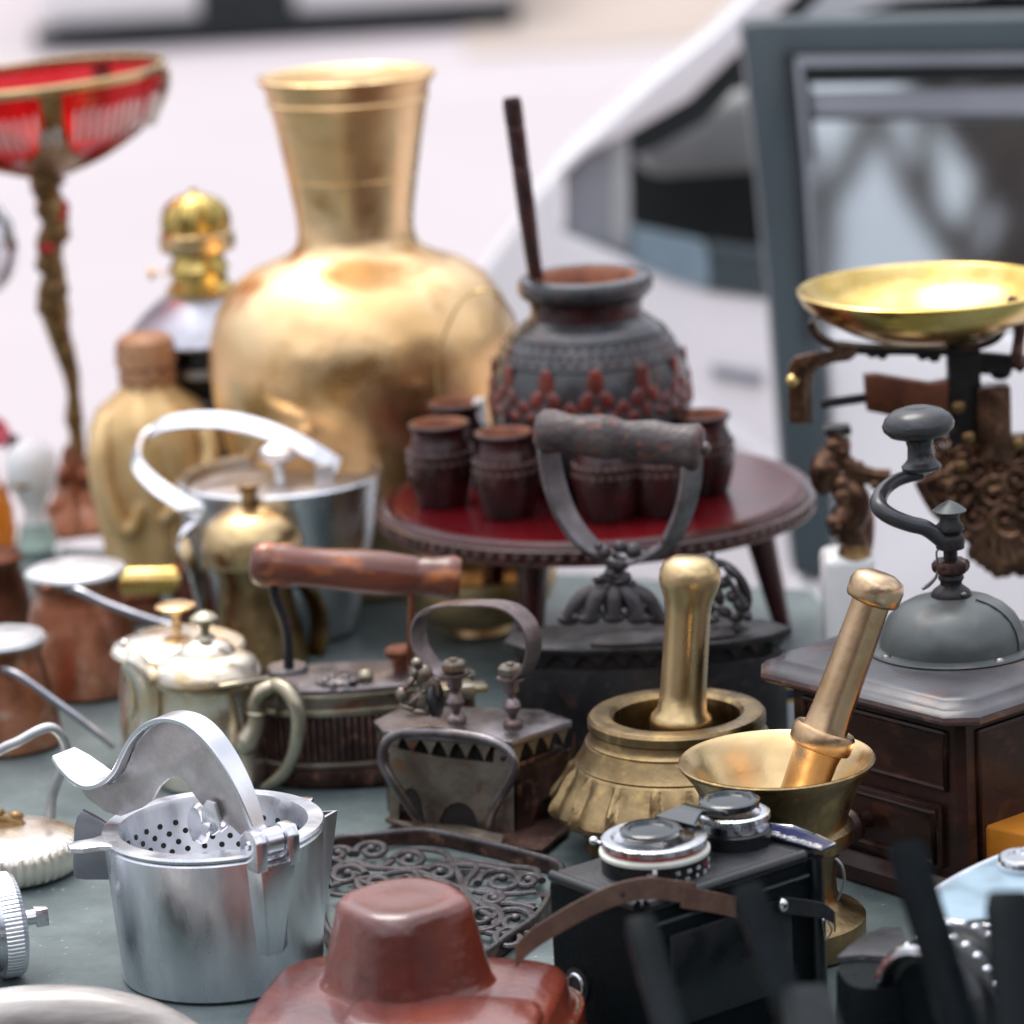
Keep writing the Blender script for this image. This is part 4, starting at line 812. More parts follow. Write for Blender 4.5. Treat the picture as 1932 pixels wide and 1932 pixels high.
s = T2.s; tp = T2.a(1303, 1066, 25); ax = tp; Ls = ax.length; f0 = (T2.a(1277, 1368, -20)).length
def PS(v): return f0 + (v) * s
pf = [(0, 0), (34 * s, 6 * s), (48 * s, 30 * s), (54 * s, PS(-40)), (58 * s, PS(-12)), (60 * s, PS(-2)), (56 * s, PS(10)), (46 * s, PS(22)), (43 * s, PS(60)), (42 * s, PS(150)), (42 * s, PS(205)), (46 * s, PS(232)), (54 * s, PS(254)), (57.5 * s, PS(268)), (57 * s, PS(284)), (50 * s, PS(300)), (34 * s, PS(311)), (0, PS(315))]
mk(T2, 'pestle', lathe(pf, 48, (0, 0, 0), ax, rf=lambda t, z, k: 1 + (.012 * cos(8 * t) if 7 < k < 11 else 0)), 'brass_light', ang=60)
T = Thing('brass_mortar', 'wide-mouthed brass mortar on a round foot, beside the coffee grinder', 'mortar', HZ(1478, 1780))
s = T.s; y0 = 1780; z0 = (1780 - 1443) / T.c
mk(T, 'bowl', lathe(T.Z([(150, 0), (155, 3), (156, 56), (152, 61), (140, 66), (115, 78), (104, 100), (102, 130), (110, 175), (118, 196), (133, 200), (137, 205), (138, 232), (134, 237), (128, 240), (127, 246), (132, 262), (146, 300), (160, 328), (172, z0 - 16), (181, z0 - 5), (182, z0), (178, z0 + 3), (166, z0 - 6), (148, z0 - 30), (130, z0 - 62), (104, z0 - 100), (60, z0 - 125), (0, z0 - 130)]), 96), 'brass')
mk(T, 'inside', lathe(T.Z([(179, z0 + 3.5), (166, z0 - 4), (147, z0 - 28), (129, z0 - 60), (103, z0 - 98), (60, z0 - 123), (0, z0 - 128)]), 96, cap=False), 'brass_light')
T2 = Thing('brass_pestle', 'heavy bronze pestle with a collar, leaning to the right in the wide-mouthed mortar', 'pestle', T.o + T.v(20, 20, z0 - 122))
s = T2.s; b0 = T2.a(1500, 1535, 0); tp = T2.a(1664, 1080, 40); d = tp - b0; Ls = d.length
cl_ = (T2.a(1563, 1390, 14) - b0).length
pf = [(0, 0), (30 * s, 4 * s), (42 * s, 20 * s), (44 * s, cl_ - 46 * s), (47 * s, cl_ - 28 * s), (58 * s, cl_ - 24 * s), (60 * s, cl_ - 18 * s), (60 * s, cl_ + 8 * s), (56 * s, cl_ + 14 * s), (44 * s, cl_ + 10 * s), (42 * s, cl_ + 16 * s), (39 * s, cl_ + 60 * s), (36 * s, Ls - 95 * s), (36 * s, Ls - 62 * s), (47 * s, Ls - 58 * s), (51 * s, Ls - 52 * s), (52 * s, Ls - 26 * s), (46 * s, Ls - 10 * s), (28 * s, Ls - 1 * s), (0, Ls)]
mk(T2, 'pestle', lathe(pf, 48, b0, d, rf=lambda t, z, k: 1 + (.018 * cos(8 * t) if 9 < k < 13 else 0)), 'brass_red', ang=45)

# ================================================================== COFFEE GRINDER
gz = .1205; gp_ = HZ(1797, 1203, gz); loc0 = Vector((gp_.x, gp_.y, 0))
T = Thing('coffee_grinder', 'old wooden box coffee grinder with grey steel dome and curved crank, at the right', 'coffee grinder', loc0)
s = T.s; rz = radians(40); m1 = 1 / s
def sqp(h, ch): return [(-h + ch, -h), (h - ch, -h), (h, -h + ch), (h, h - ch), (h - ch, h), (-h + ch, h), (-h, h - ch), (-h, -h + ch)]
def slab(h, ch, z): return [Vector((x * cos(rz) - y * sin(rz), x * sin(rz) + y * cos(rz), z)) for x, y in sqp(h, ch)]
mk(T, 'plinth', loft([slab(.0715, .004, 0), slab(.0725, .004, .002), slab(.0725, .004, .009), slab(.070, .004, .012), slab(.066, .004, .015)]), 'wood_mill', ang=25)
mk(T, 'body', loft([slab(.0625, .004, .013), slab(.0625, .004, .101)]), 'wood_mill', ang=25)
mk(T, 'lid', loft([slab(.066, .006, .0985), slab(.0770, .0125, .1015), slab(.0785, .013, .1035), slab(.0785, .013, .1065), slab(.0765, .0125, .1085), slab(.0745, .012, .1092), slab(.0715, .0118, .1106), slab(.0700, .0115, .1124), slab(.0685, .0115, .1134), slab(.0660, .011, .1139), slab(.0600, .0105, .1146), slab(.054, .010, .1152), slab(.047, .009, .1155)]), 'lid_paint', ang=42)
mk(T, 'lid_edge', loft([slab(.0788, .0131, .1030), slab(.0792, .0132, .1045), slab(.0788, .0131, .1062)]), 'wood_rim', ang=22)
RZ = Matrix.Rotation(rz, 3, 'Z')
def face_l(x, z, out=0): return RZ @ Vector((-.0625 - out, x, z))       # left visible face: local -x side ... x along the face
def panel(name, fc, x0, x1, z0, z1, w, out, m):
    fr = []
    for a_, b_ in (((x0, z0), (x1, z0)), ((x1, z0), (x1, z1)), ((x1, z1), (x0, z1)), ((x0, z1), (x0, z0))):
        fr.append(tube([fc(a_[0], a_[1], out), fc(b_[0], b_[1], out)], w, 8, 1)); fr.append(ell(fc(a_[0], a_[1], out), (w, w, w), None, 8, 6))
    return mk(T, name, fr, m)
def face_f(x, z, out=0): return RZ @ Vector((x, -.0625 - out, z))
# with rz=40 deg the -y side faces right-front and the -x side faces left-front
panel('panel_moulding', face_l, -.052, .050, .062, .092, .0018, .0002, 'wood_mill')
mk(T, 'drawer_front', prism([face_l(-.050, .018), face_l(.052, .018), face_l(.052, .053), face_l(-.050, .053)], RZ @ Vector((-.004, 0, 0))), 'wood_mill', bev=.0015)
panel('drawer_moulding', face_l, -.046, .048, .022, .049, .0016, .0042, 'wood_mill')
kn = face_l(.002, .035, .004)
mk(T, 'drawer_knob', lathe([(.0045, 0), (.0035, .004), (.0045, .007), (.0085, .010), (.0095, .014), (.007, .018), (0, .0195)], 28, kn, RZ @ Vector((-1, 0, 0))), 'wood_mill')
panel('panel_moulding', face_f, -.050, .052, .020, .092, .0018, .0002, 'wood_mill')
dz = .1155
mk(T, 'dome_flange', lathe([(.0455, dz), (.0462, dz + .0008), (.0455, dz + .0018), (.0385, dz + .0022)], 72), 'dome')
for k in range(4):
    t = radians(-62 + 90 * k); mk(T, 'rivet', ell((.0425 * cos(t), .0425 * sin(t), dz + .0018), (.0028, .0028, .0016), None, 12, 6), 'iron_steel')
pr = [(.0392, dz + .0018), (.0388, dz + .006), (.0372, dz + .0115), (.0340, dz + .0170), (.0290, dz + .0217), (.0225, dz + .0254), (.015, dz + .0278), (.008, dz + .029), (0, dz + .0293)]
mk(T, 'dome', lathe(pr, 72), 'dome', ang=60)
ws = [Vector((p[0] * 1.006 * cos(-.5 + .02 * i), p[0] * 1.006 * sin(-.5 + .02 * i), p[1] + .0004)) for i, p in enumerate(pr[:7])]
mk(T, 'dome_slide', band(ws, .010, .0007, (-sin(-.5), cos(-.5), 0), 4), 'dome')
Z = (dz + .0275) / s                                     # spindle, heights in px over the dome top
mk(T, 'collar', lathe(T.Z([(37, Z), (38, Z + 5), (34, Z + 13), (25, Z + 20), (20, Z + 24), (20, Z + 30), (24, Z + 36), (22, Z + 44), (18, Z + 48)]), 40), 'iron')
mk(T, 'collar_screw', ell(T.v(18, -31, Z + 12), T.v(6, 5, 5)), 'iron_steel')
mk(T, 'adjusting_nut', lathe(T.Z([(24, Z + 46), (30, Z + 49), (33, Z + 56), (33, Z + 64), (29, Z + 70), (22, Z + 72)]), 60, rf=lambda t, z, k: 1 + .07 * cos(8 * t)), 'iron_brown')
mk(T, 'spindle', lathe(T.Z([(13, Z + 40), (13, Z + 98)]), 24), 'iron')
mk(T, 'spring', tube([T.v(-14, -10, Z + 96), T.v(-27, -14, Z + 90), T.v(-25, -16, Z + 62), T.v(-30, -18, Z + 44), T.v(-44, -20, Z + 30), T.v(-56, -22, Z + 24)], [1.5 * s, 2 * s, 2 * s, 3 * s, 4 * s, 3.5 * s], 8), 'iron_steel')
mk(T, 'crank_hub', lathe(T.Z([(18, Z + 90), (26, Z + 93), (27, Z + 112), (24, Z + 117), (20, Z + 120), (22, Z + 124), (26, Z + 128), (25, Z + 136), (19, Z + 142), (17, Z + 155)]), 36), 'iron')
mk(T, 'hub_cap', lathe(T.Z([(18, Z + 153), (20, Z + 158), (30, Z + 162), (31, Z + 164), (18, Z + 174), (6, Z + 181), (0, Z + 183)]), 36), 'dome')
cz = Z + 110
cpts = [T.v(-14, -6, cz - 2), T.ac('21', 1420, 945, -18), T.ac('21', 1330, 920, -20), T.ac('21', 1240, 885, -16), T.ac('21', 1180, 840, 0), T.ac('21', 1172, 790, 30), T.ac('21', 1205, 735, 60), T.ac('21', 1270, 690, 80), T.ac('21', 1350, 665, 90), T.ac('21', 1392, 655, 95)]
mk(T, 'crank_arm', tube(cpts, [k * s for k in (15, 15, 15, 15.5, 16, 15, 13.5, 12.5, 12, 12)], 16), 'knob_black')
kb = T.ac('21', 1396, 640, 95)
mk(T, 'crank_knob', lathe(T.Z([(10, -8), (22, -3), (36, 4), (37, 9), (30, 16), (25, 22), (23, 45), (26, 58), (34, 62), (54, 68), (65, 79), (67, 88), (61, 101), (46, 113), (27, 119), (20, 119), (17, 118), (0, 119)]), 48, kb, (-.05, 0, 1)), 'knob_black')

# ================================================================== KITCHEN SCALE
T = Thing('marble_block', 'white block standing under the foot of the iron scale', 'block', HZ(1640, 1302))
s = T.s; bz = (1302 - 1052) / T.c * .985; MB = T
mk(T, 'block', box(T.v(-28, 60, bz / 2), T.v(96, 120, bz)), 'white_china', bev=18 * s, seg=4)
so = HZ(1640, 1052, T.o.z + bz * s)
T = Thing('kitchen_scale', 'antique ornate cast iron kitchen scale carrying a brass pan, behind the coffee grinder', 'scale', (so.x, so.y + .012, so.z))
s = T.s
T_ = lambda c, x, y, d=0: T.ac(c, x, y, d)
mk(T, 'foot', [lathe(T.Z([(30, 0), (34, 4), (30, 14), (26, 30)]), 24, T.a(1612, 1052, 0) * 1)], 'bronze')
figure = []
def limb(pts, rr, c='g', d=0, seg=12): return tube([T_(c, x, y, d) for x, y in pts], [r * s for r in rr], seg, 5)
figure += [limb([(600, 1490), (600, 1380), (560, 1280), (560, 1180), (600, 1080), (560, 960), (480, 880)], (24, 27, 30, 36, 34, 30, 24)),
           limb([(640, 1480), (650, 1380), (660, 1250), (640, 1120), (560, 1020)], (20, 24, 24, 26, 20), d=20),
           limb([(400, 960), (360, 880), (370, 780), (420, 700), (470, 620), (470, 560), (480, 520)], (18, 26, 30, 27, 25, 22, 22)),
           limb([(480, 700), (560, 760), (640, 800), (760, 830), (880, 840)], (20, 16, 13, 11, 12), d=-10),
           limb([(500, 820), (600, 850), (740, 860), (860, 860)], (22, 15, 12, 14), d=0),
           limb([(470, 500), (470, 460)], (25, 24))]
for x, y, r in ((440, 600, 17), (510, 660, 14), (540, 750, 16), (420, 780, 20), (500, 900, 18), (520, 1000, 20), (640, 1130, 19), (440, 1210, 16), (470, 1260, 18), (600, 1230, 18), (640, 760, 9), (760, 910, 10)):
    figure.append(ell(T_('g', x, y, -16), T.v(r, r * .8, r)))
mk(T, 'caryatid', figure, 'cast_bronze')
mk(T, 'capital', box(T_('g', 465, 478), T.v(48, 46, 14)), 'iron', bev=2 * s)
random.seed(11); orn = []
def gscroll(x, y, r, a0, turns, dr, w=9):
    n_ = int(16 * turns); P_ = []; rr_ = []
    for k in range(n_ + 1):
        f = k / n_; q_ = r * (1 - .8 * f); a = a0 + dr * f * turns * 2 * pi
        P_.append(T_('g', x + q_ * cos(a) * 4.167, y - q_ * sin(a) * 4.167, -14)); rr_.append((w * (1 - .35 * f)) * s)
    orn.append(tube(P_, rr_, 10, 2)); orn.append(ell(P_[-1], T.v(w * 1.1, w, w * 1.1)))
for x, y, r, a0, tn, dr, w in ((1380, 470, 34, 3.6, 1.1, -1, 11), (1240, 640, 26, .6, 1.1, 1, 9), (1460, 700, 24, 2, 1.1, -1, 8), (1560, 800, 30, 4.6, 1.2, 1, 10), (1720, 760, 30, .5, 1.2, -1, 10), (1860, 640, 34, 2.2, 1.2, 1, 11), (1880, 880, 30, 4, 1.1, -1, 10), (1700, 980, 34, 1, 1.2, 1, 11), (1460, 960, 30, 3, 1.2, -1, 10), (1300, 880, 22, 5, 1.1, 1, 8), (1560, 1160, 34, 2, 1.2, 1, 10), (1800, 1180, 36, 5.4, 1.2, -1, 11), (1960, 1050, 34, 3, 1.2, 1, 11), (2060, 800, 34, 1, 1.2, 1, 11)):
    gscroll(x, y, r, a0, tn, dr, w)
for fx in range(7):                                      # fanned shell ribs along the bottom edge
    x0, y0_ = 1620 + fx * 30, 1130 + fx * 10; x1, y1 = 1480 + fx * 95, 1330 + min(fx, 4) * 52
    orn.append(limb([(x0, y0_), ((x0 + x1) / 2, (y0_ + y1) / 2 + 20), (x1, y1)], (7, 12, 13), d=-8))
for k in range(46):
    x = random.uniform(1180, 2050); y = random.uniform(640, 1180)
    if y > 1050 + (x - 1200) * .8: continue
    orn.append(ell(T_('g', x, y, -8), T.v(random.uniform(6, 12), 7, random.uniform(6, 13)), Matrix.Rotation(random.uniform(-1, 1), 3, 'Y'), 12, 8))
for pts in ([(1130, 900), (1300, 820), (1460, 700), (1560, 600), (1700, 700), (1900, 820)], [(1100, 880), (1240, 1100), (1420, 1250), (1600, 1390), (1800, 1540), (2100, 1540)], [(1500, 560), (1420, 640), (1470, 780), (1600, 860), (1760, 820), (1800, 700)], [(1260, 480), (1340, 380), (1480, 360), (1560, 380)], [(1620, 900), (1750, 1000), (1900, 1060), (2100, 1100)]):
    orn.append(limb(pts, [9] + [13] * (len(pts) - 2) + [8], d=-4))
for k in range(9): orn.append(ell(T_('g', 1560 + k * 62, 1420 + (k * 46 if k < 4 else 130 - (k % 2) * 25), 0), T.v(17, 14, 24), Matrix.Rotation(.5, 3, 'Y')))
mk(T, 'ornate_frame', orn + [prism([T_('g', x, y, -4) for x, y in ((1120, 900), (1200, 700), (1400, 560), (2200, 500), (2200, 1560), (1900, 1530), (1780, 1560), (1690, 1470), (1500, 1350), (1250, 1150))], T.v(0, 26, 0))], 'cast_bronze', ang=60)
for x, y in ((1500, 540), (1660, 545), (1440, 765), (1420, 300), (1880, 590)): mk(T, 'boss', ell(T_('g', x, y, -34), T.v(14, 10, 14)), 'bronze')
mk(T, 'beam_pillar', box(T_('g', 1690, 420, -20), T.v(62, 50, 140)), 'cast_bronze', bev=3 * s)
mk(T, 'upright', box(T_('p', 1460, 1150, -4), T.v(60, 40, 190)), 'iron', bev=3 * s)
for dx, dy, dp, wd_ in ((0, 0, -34, 150), (105, 26, 12, 80)):
    oo = [(620, 800), (420, 828), (260, 846), (130, 880), (82, 950), (78, 1080), (88, 1400)]; ii = [(88 + wd_, 1400), (78 + wd_, 1100), (86 + wd_, 1000), (130 + wd_, 935), (340, 895), (460, 880), (620, 858)]
    mk(T, 'beam_bracket', prism([T_('p', min(620, x + dx), y + (dy if x < 500 and y < 1300 else 0), dp) for x, y in oo + ii], T.v(0, 12, 0)), 'cast_bronze', bev=2 * s)
mk(T, 'boss', ell(T_('p', 112, 1062, -44), T.v(12, 9, 12)), 'pan')
mk(T, 'link_rod', tube([T_('p', 330, 1245, -10), T_('p', 700, 1195, -10)], 9 * s, 10, 1), 'iron')
mk(T, 'counter_block', prism([T_('p', x, y, -30) for x, y in ((680, 1030), (780, 1022), (1200, 1092), (1340, 1065), (1340, 1400), (1100, 1400), (850, 1330), (700, 1300))], T.v(0, 34, 0)), 'copper_dark', bev=2 * s)
mk(T, 'pan_bridge', [band([T_('p', x, y, -8) for x, y in ((480, 790), (700, 812), (1000, 815), (1300, 820), (1560, 800))], 50 * s, 13 * s, (0, 1, 0), 5), prism([T_('p', x, y, -16) for x, y in ((1330, 820), (2000, 880), (2000, 950), (1600, 1010), (1460, 960), (1330, 960))], T.v(0, 20, 0))], 'iron')
for pts in ([(262, 592), (300, 680), (360, 740), (470, 790), (640, 812)], [(1790, 575), (1770, 660), (1710, 730), (1590, 780), (1400, 812)]):
    mk(T, 'claw', band([T_('p', x, y, -20) for x, y in pts], [46 * s, 40 * s, 34 * s, 30 * s, 26 * s], 12 * s, (.2, 1, 0), 5), 'iron_brown')
sb = []                                                  # scalloped underside of the bridge
for x, y, r in ((740, 850, 8), (820, 862, 8), (1140, 865, 9), (1230, 880, 9), (1750, 990, 16), (1640, 975, 9)): mk(T, 'scallop', ell(T_('p', x, y, -10), T.v(r * 1.3, 8, r)), 'iron')
mk(T, 'pointer', tube([T_('p', x, y, -60) for x, y in ((1850, 400), (1830, 520), (1900, 640), (1890, 760), (1880, 900), (1932, 960))], [9 * s, 12 * s, 12 * s, 11 * s, 13 * s, 12 * s], 12), 'iron_brown')
pc = T_('p', 1185, 336, 0); pw_ = T.o + pc
T2 = Thing('scale_pan', 'shallow shiny yellow brass pan resting on top of the iron scale', 'pan', pw_ + Vector((0, 0, -80 * s)))
s = T2.s
mk(T2, 'pan', lathe(T2.Z([(0, -6), (112, -6), (130, -2), (162, 12), (208, 36), (236, 61), (245, 79), (247, 84), (243, 87), (236, 82), (229, 64), (202, 42), (158, 20), (126, 5), (0, 2)]), 96), 'pan', ang=50)

T = Thing('printed_packet', 'small white and yellow printed packet standing between the big iron and the grinder', 'packet', HZ(1500, 1385))
s = T.s
mk(T, 'packet', box(T.v(0, 0, 58), T.v(58, 30, 116), .2), 'card', bev=2 * s)
mk(T, 'printed_panel', [box(T.v(-3, -16, 88), T.v(42, 2, 40), .2)], 'yellow')
mk(T, 'printed_panel', [box(T.v(-6, -17.5, 84), T.v(20, 2, 20), .2)], 'blueprint')

# ================================================================== TWIN-LENS CAMERA ON ITS BACK
zf = .080
cen = HZ(1292, 1626, zf)
T = Thing('twin_lens_camera', 'black twin-lens camera lying on its back, both lenses facing up', 'camera', (cen.x, cen.y, 0))
s = T.s; rz = radians(37.5); RZ = Matrix.Rotation(rz, 3, 'Z')
LX, LY = .1130 / 2, .0700 / 2
def C3(x, y, z): return RZ @ Vector((x, y, z))
mk(T, 'body', box((0, 0, zf / 2 - .001), (LX * 2, LY * 2, zf - .003), R=RZ), 'black_grain', bev=.003, seg=3)
mk(T, 'face_plate', box((0, 0, zf - .0005), (LX * 2 - .003, LY * 2 - .004, .003), R=RZ), 'blackgrey', bev=.001)
mk(T, 'edge_trim', [tube([C3(-LX + .003, -LY, zf), C3(LX - .012, -LY, zf)], .0032, 12, 1), tube([C3(-LX, -LY + .003, zf), C3(-LX, LY - .004, zf)], .0028, 12, 1), tube([C3(-LX + .003, -LY - .0006, zf - .010), C3(LX - .010, -LY - .0006, zf - .010)], .0013, 8, 1)], 'black')
mk(T, 'film_door', box(C3(-.004, -LY - .0012, .040), (.076, .0025, .046), R=RZ), 'black', bev=.001)
mk(T, 'hinge_post', [tube([C3(LX - .005, -LY - .001, .008), C3(LX - .005, -LY - .001, zf - .002)], .0038, 12, 1)], 'black')
def cpt(c, x, y, z): return HZ(*q(c, x, y), z) - T.o
tk = cpt('t', 545, 690, zf); tk = Vector((tk.x, tk.y, 0)); vw = cpt('t', 1130, 480, zf); vw = Vector((vw.x, vw.y, 0))
zb = zf / s
def barrel(c0, prof, m, name, rf=None, seg=96, ang=30): return mk(T, name, lathe([(r * s, z * s) for r, z in prof], seg, c0, rf=rf), m, ang=ang)
barrel(tk, [(112, zb), (114, zb + 3), (104, zb + 8)], 'blackgrey', 'lens_mount')
barrel(tk, [(99, zb + 2), (99, zb + 36), (96, zb + 38)], 'black', 'taking_lens_barrel')
barrel(tk, [(97, zb + 37), (102, zb + 40), (102, zb + 46), (96, zb + 50)], 'cream', 'shutter_ring')
barrel(tk, [(90, zb + 49), (92, zb + 52), (92, zb + 55), (88, zb + 57)], 'red_paint', 'red_ring')
barrel(tk, [(90, zb + 55), (96, zb + 57), (96, zb + 68), (93, zb + 71), (80, zb + 71), (74, zb + 66), (60, zb + 64), (0, zb + 64)], 'chrome', 'focus_gear', rf=lambda t, z, k: 1 + (.022 * (1 if int(t * 90 / pi) % 2 else 0) if k in (1, 2) else 0), seg=360)
barrel(vw, [(70, zb), (70, zb + 30), (66, zb + 33)], 'black', 'viewing_lens_barrel')
barrel(vw, [(62, zb + 32), (64, zb + 34), (64, zb + 48), (60, zb + 50)], 'chrome', 'viewing_ring')
barrel(vw, [(60, zb + 49), (66, zb + 51), (66, zb + 62), (62, zb + 65), (52, zb + 65), (48, zb + 61), (0, zb + 60)], 'chrome', 'focus_gear', rf=lambda t, z, k: 1 + (.028 * (1 if int(t * 64 / pi) % 2 else 0) if k in (1, 2) else 0), seg=256)
ct = zb + 76
mk(T, 'lens_cap', lathe([(r * s, z * s) for r, z in ((0, ct - 4), (52, ct - 4), (57, ct), (57, ct + 7), (53, ct + 10), (42, ct + 10), (38, ct + 5), (0, ct + 4))], 60, tk + C3(-.0012, .001, 0)), 'cap_black', ang=40)
mk(T, 'lens_cap', lathe([(r * s, z * s) for r, z in ((0, ct - 4), (52, ct - 4), (57, ct), (57, ct + 9), (53, ct + 12), (42, ct + 12), (38, ct + 7), (0, ct + 6))], 60, vw + Vector((-.002, .001, 0))), 'cap_black', ang=40)
v0, v1 = tk, vw + Vector((-.002, .001, 0)); dd = (v1 - v0)
mk(T, 'cap_bridge', band([v0 + dd * .28 + Vector((0, 0, (ct + 4) * s)), v0 + dd * .5 + Vector((0, 0, (ct + 15) * s)), v0 + dd * .72 + Vector((0, 0, (ct + 6) * s))], [100 * s, 54 * s, 100 * s], 9 * s, Vector((-dd.y, dd.x, 0)), 8), 'cap_black')
def onb(c, x, y, rr, z):                                # a point on the taking barrel under a picture point
    p = cpt(c, x, y, z); a_ = atan2(p.y - tk.y, p.x - tk.x); return Vector((tk.x + rr * s * cos(a_), tk.y + rr * s * sin(a_), z)), a_
for zz, x, ww, hh, m in ((zb + 20, 530, 18, 22, 'chrome'), (zb + 33, 540, 8, 10, 'white_china')):
    p, a_ = onb('t', x, 680, 101, zz * s); mk(T, 'shutter_lever', box(p, T.v(5, ww, hh), a_), m, bev=1 * s)
p, a_ = onb('t', 640, 700, 101, (zb + 8) * s); mk(T, 'aperture_lever', box(p, T.v(5, 9, 12), a_), 'chrome', bev=1 * s)
p, a_ = onb('t', 70, 470, 108, (zb + 44) * s); mk(T, 'cocking_lever', [ell(p + T.v(-14, 6, 4), T.v(9, 9, 8)), tube([p, p + T.v(-12, 5, 4)], 3 * s, 8, 1)], 'chrome')
def txt(T, name, body, size, loc, R, m, parent=None, ext=.0001, shear=0, align='CENTER'):
    cu = bpy.data.curves.new('t', 'FONT'); cu.body = body; cu.size = size; cu.extrude = ext; cu.align_x = align; cu.align_y = 'CENTER'; cu.shear = shear
    ob = bpy.data.objects.new('t', cu); S.collection.objects.link(ob); bpy.context.view_layer.update()
    me = bpy.data.meshes.new_from_object(ob.evaluated_get(bpy.context.evaluated_depsgraph_get())); bpy.data.objects.remove(ob)
    me.materials.clear(); me.materials.append(M[m]); o = bpy.data.objects.new(name, me); S.collection.objects.link(o)
    o.parent = T.e; o.matrix_local = Matrix.Translation(loc) @ R.to_4x4(); return o
# engraved scale numbers round the taking lens barrel
for k, n_ in enumerate(('16', '11', '8', '5.6', '4.5')):
    a_ = radians(-72 + 15 * k) ; rr = 99.6 * s
    Rr = Matrix.Rotation(a_ + pi / 2, 3, 'Z') @ Matrix.Rotation(pi / 2, 3, 'X')
    txt(T, 'aperture_number', n_, 11 * s, Vector((tk.x + rr * cos(a_), tk.y + rr * sin(a_), (zb + 12) * s)), Rr, 'white_china')
for k, n_ in enumerate(('15', '30', '60', '125', '250')):
    a_ = radians(-68 + 14 * k); rr = 99.6 * s
    Rr = Matrix.Rotation(a_ + pi / 2, 3, 'Z') @ Matrix.Rotation(pi / 2, 3, 'X')
    txt(T, 'shutter_number', n_, 10 * s, Vector((tk.x + rr * cos(a_), tk.y + rr * sin(a_), (zb + 26) * s)), Rr, 'red_paint' if k == 3 else 'white_china')
txt(T, 'focus_number', 'M', 9 * s, Vector((vw.x + 0 * s, vw.y - 64.6 * s, (zb + 41) * s)), Matrix.Rotation(pi / 2, 3, 'X'), 'black')
# name plate at the top end of the face
plt_ = [cpt('t', x, y, zf + .0022) for x, y in ((1370, 355), (1560, 372), (1700, 425), (1862, 500), (1770, 548), (1620, 500), (1400, 445))]
mk(T, 'name_plate', prism(plt_, Vector((0, 0, .0012))), 'blueprint')
pz = .0036
mk(T, 'plate_border', tube([p + Vector((0, 0, .0014)) for p in plt_], .0006, 6, 1, True), 'chrome')
pa = cpt('t', 1385, 400, zf + pz); pb = cpt('t', 1745, 500, zf + pz); dv = pb - pa
txt(T, 'name_lettering', 'Любитель', dv.length * .235, (pa + pb) / 2, Matrix.Rotation(atan2(dv.y, dv.x), 3, 'Z'), 'white_china', shear=.3)
# tripod socket, strap, lug
sk = T.a(1090, 1858, 0)
nL = RZ @ Vector((-1, 0, 0))
def onleft(x, y):
    w0 = T.o + C3(-LX, 0, 0); v = ray(x, y); k = (w0 - CAM).dot(nL) / v.dot(nL); return CAM + v * k - T.o
def onfront(x, y, off=0):
    nF = RZ @ Vector((0, -1, 0)); w0 = T.o + C3(0, -LY, 0) + nF * off; v = ray(x, y); k = (w0 - CAM).dot(nF) / v.dot(nF); return CAM + v * k - T.o
pk = onleft(1090, 1858)
mk(T, 'tripod_socket', lathe([(.0036, -.001), (.0058, 0), (.0062, .0012), (.0056, .0018), (.0046, .0016), (.0044, -.001), (.0036, -.001)], 32, pk, nL), 'chrome')
mk(T, 'socket_mount', lathe([(.0085, -.001), (.0085, .0008), (.006, .001)], 32, pk, nL), 'blackgrey')
sp_ = [q('12', x, y) for x, y in ((985, 1580), (1060, 1500), (1180, 1420), (1300, 1350), (1420, 1290), (1540, 1245), (1680, 1220), (1800, 1232), (1932, 1250))] + [q('22', x, y) for x, y in ((130, 1265), (280, 1290), (420, 1320))]
dps = [-.052, -.054, -.055, -.056, -.056, -.055, -.052, -.049, -.046, -.043, -.040, -.038]
sp3 = [(YP(px, py, T.o.y + C3(-LX, -LY, 0).y - .006) - T.o) if px < 1190 else onfront(px, py, .005) for (px, py) in sp_]
sp3 = [p if i < 1 else p for i, p in enumerate(sp3)]
mk(T, 'leather_strap', band(sp3, 43 * s, 3 * s, (0, -.12, 1), 6), 'strap')
for x, y, d in ((1175, 1688, -.0575), (1420, 1700, -.044)): mk(T, 'strap_hole', ell((YP(x, y, T.o.y + C3(-LX, -LY, 0).y - .0075) - T.o) if x < 1190 else onfront(x, y, .0065), T.v(4, 4, 5), None, 10, 8), 'dark_hole')
lg = [q('22', x, y) for x, y in ((650, 1305), (720, 1315), (800, 1325), (880, 1340), (935, 1375), (940, 1420))]
nF = RZ @ Vector((0, -1, 0))
lg3 = [onfront(px, py, .004 + .002 * (i % 5)) for i, (px, py) in enumerate(lg)]
mk(T, 'strap_lug', band(lg3, [30 * s, 34 * s, 34 * s, 32 * s, 28 * s, 24 * s], 3 * s, (0, -.1, 1), 5), 'blackgrey')
mk(T, 'lug_stud', ell(onfront(*q('22', 668, 1310), .008), T.v(10, 8, 13)), 'chrome')
mk(T, 'lug_ring', tube([onfront(*q('22', x, y), .006) for x, y in ((880, 1385), (890, 1470), (895, 1490), (925, 1440), (905, 1400))], 2 * s, 6, 4, True), 'chrome')
mk(T, 'cord', tube([T.a(*q('22', x, y), 70) for x, y in ((945, 1065), (975, 1100), (990, 1160), (980, 1220), (955, 1280))], 2.6 * s, 8), 'tin')

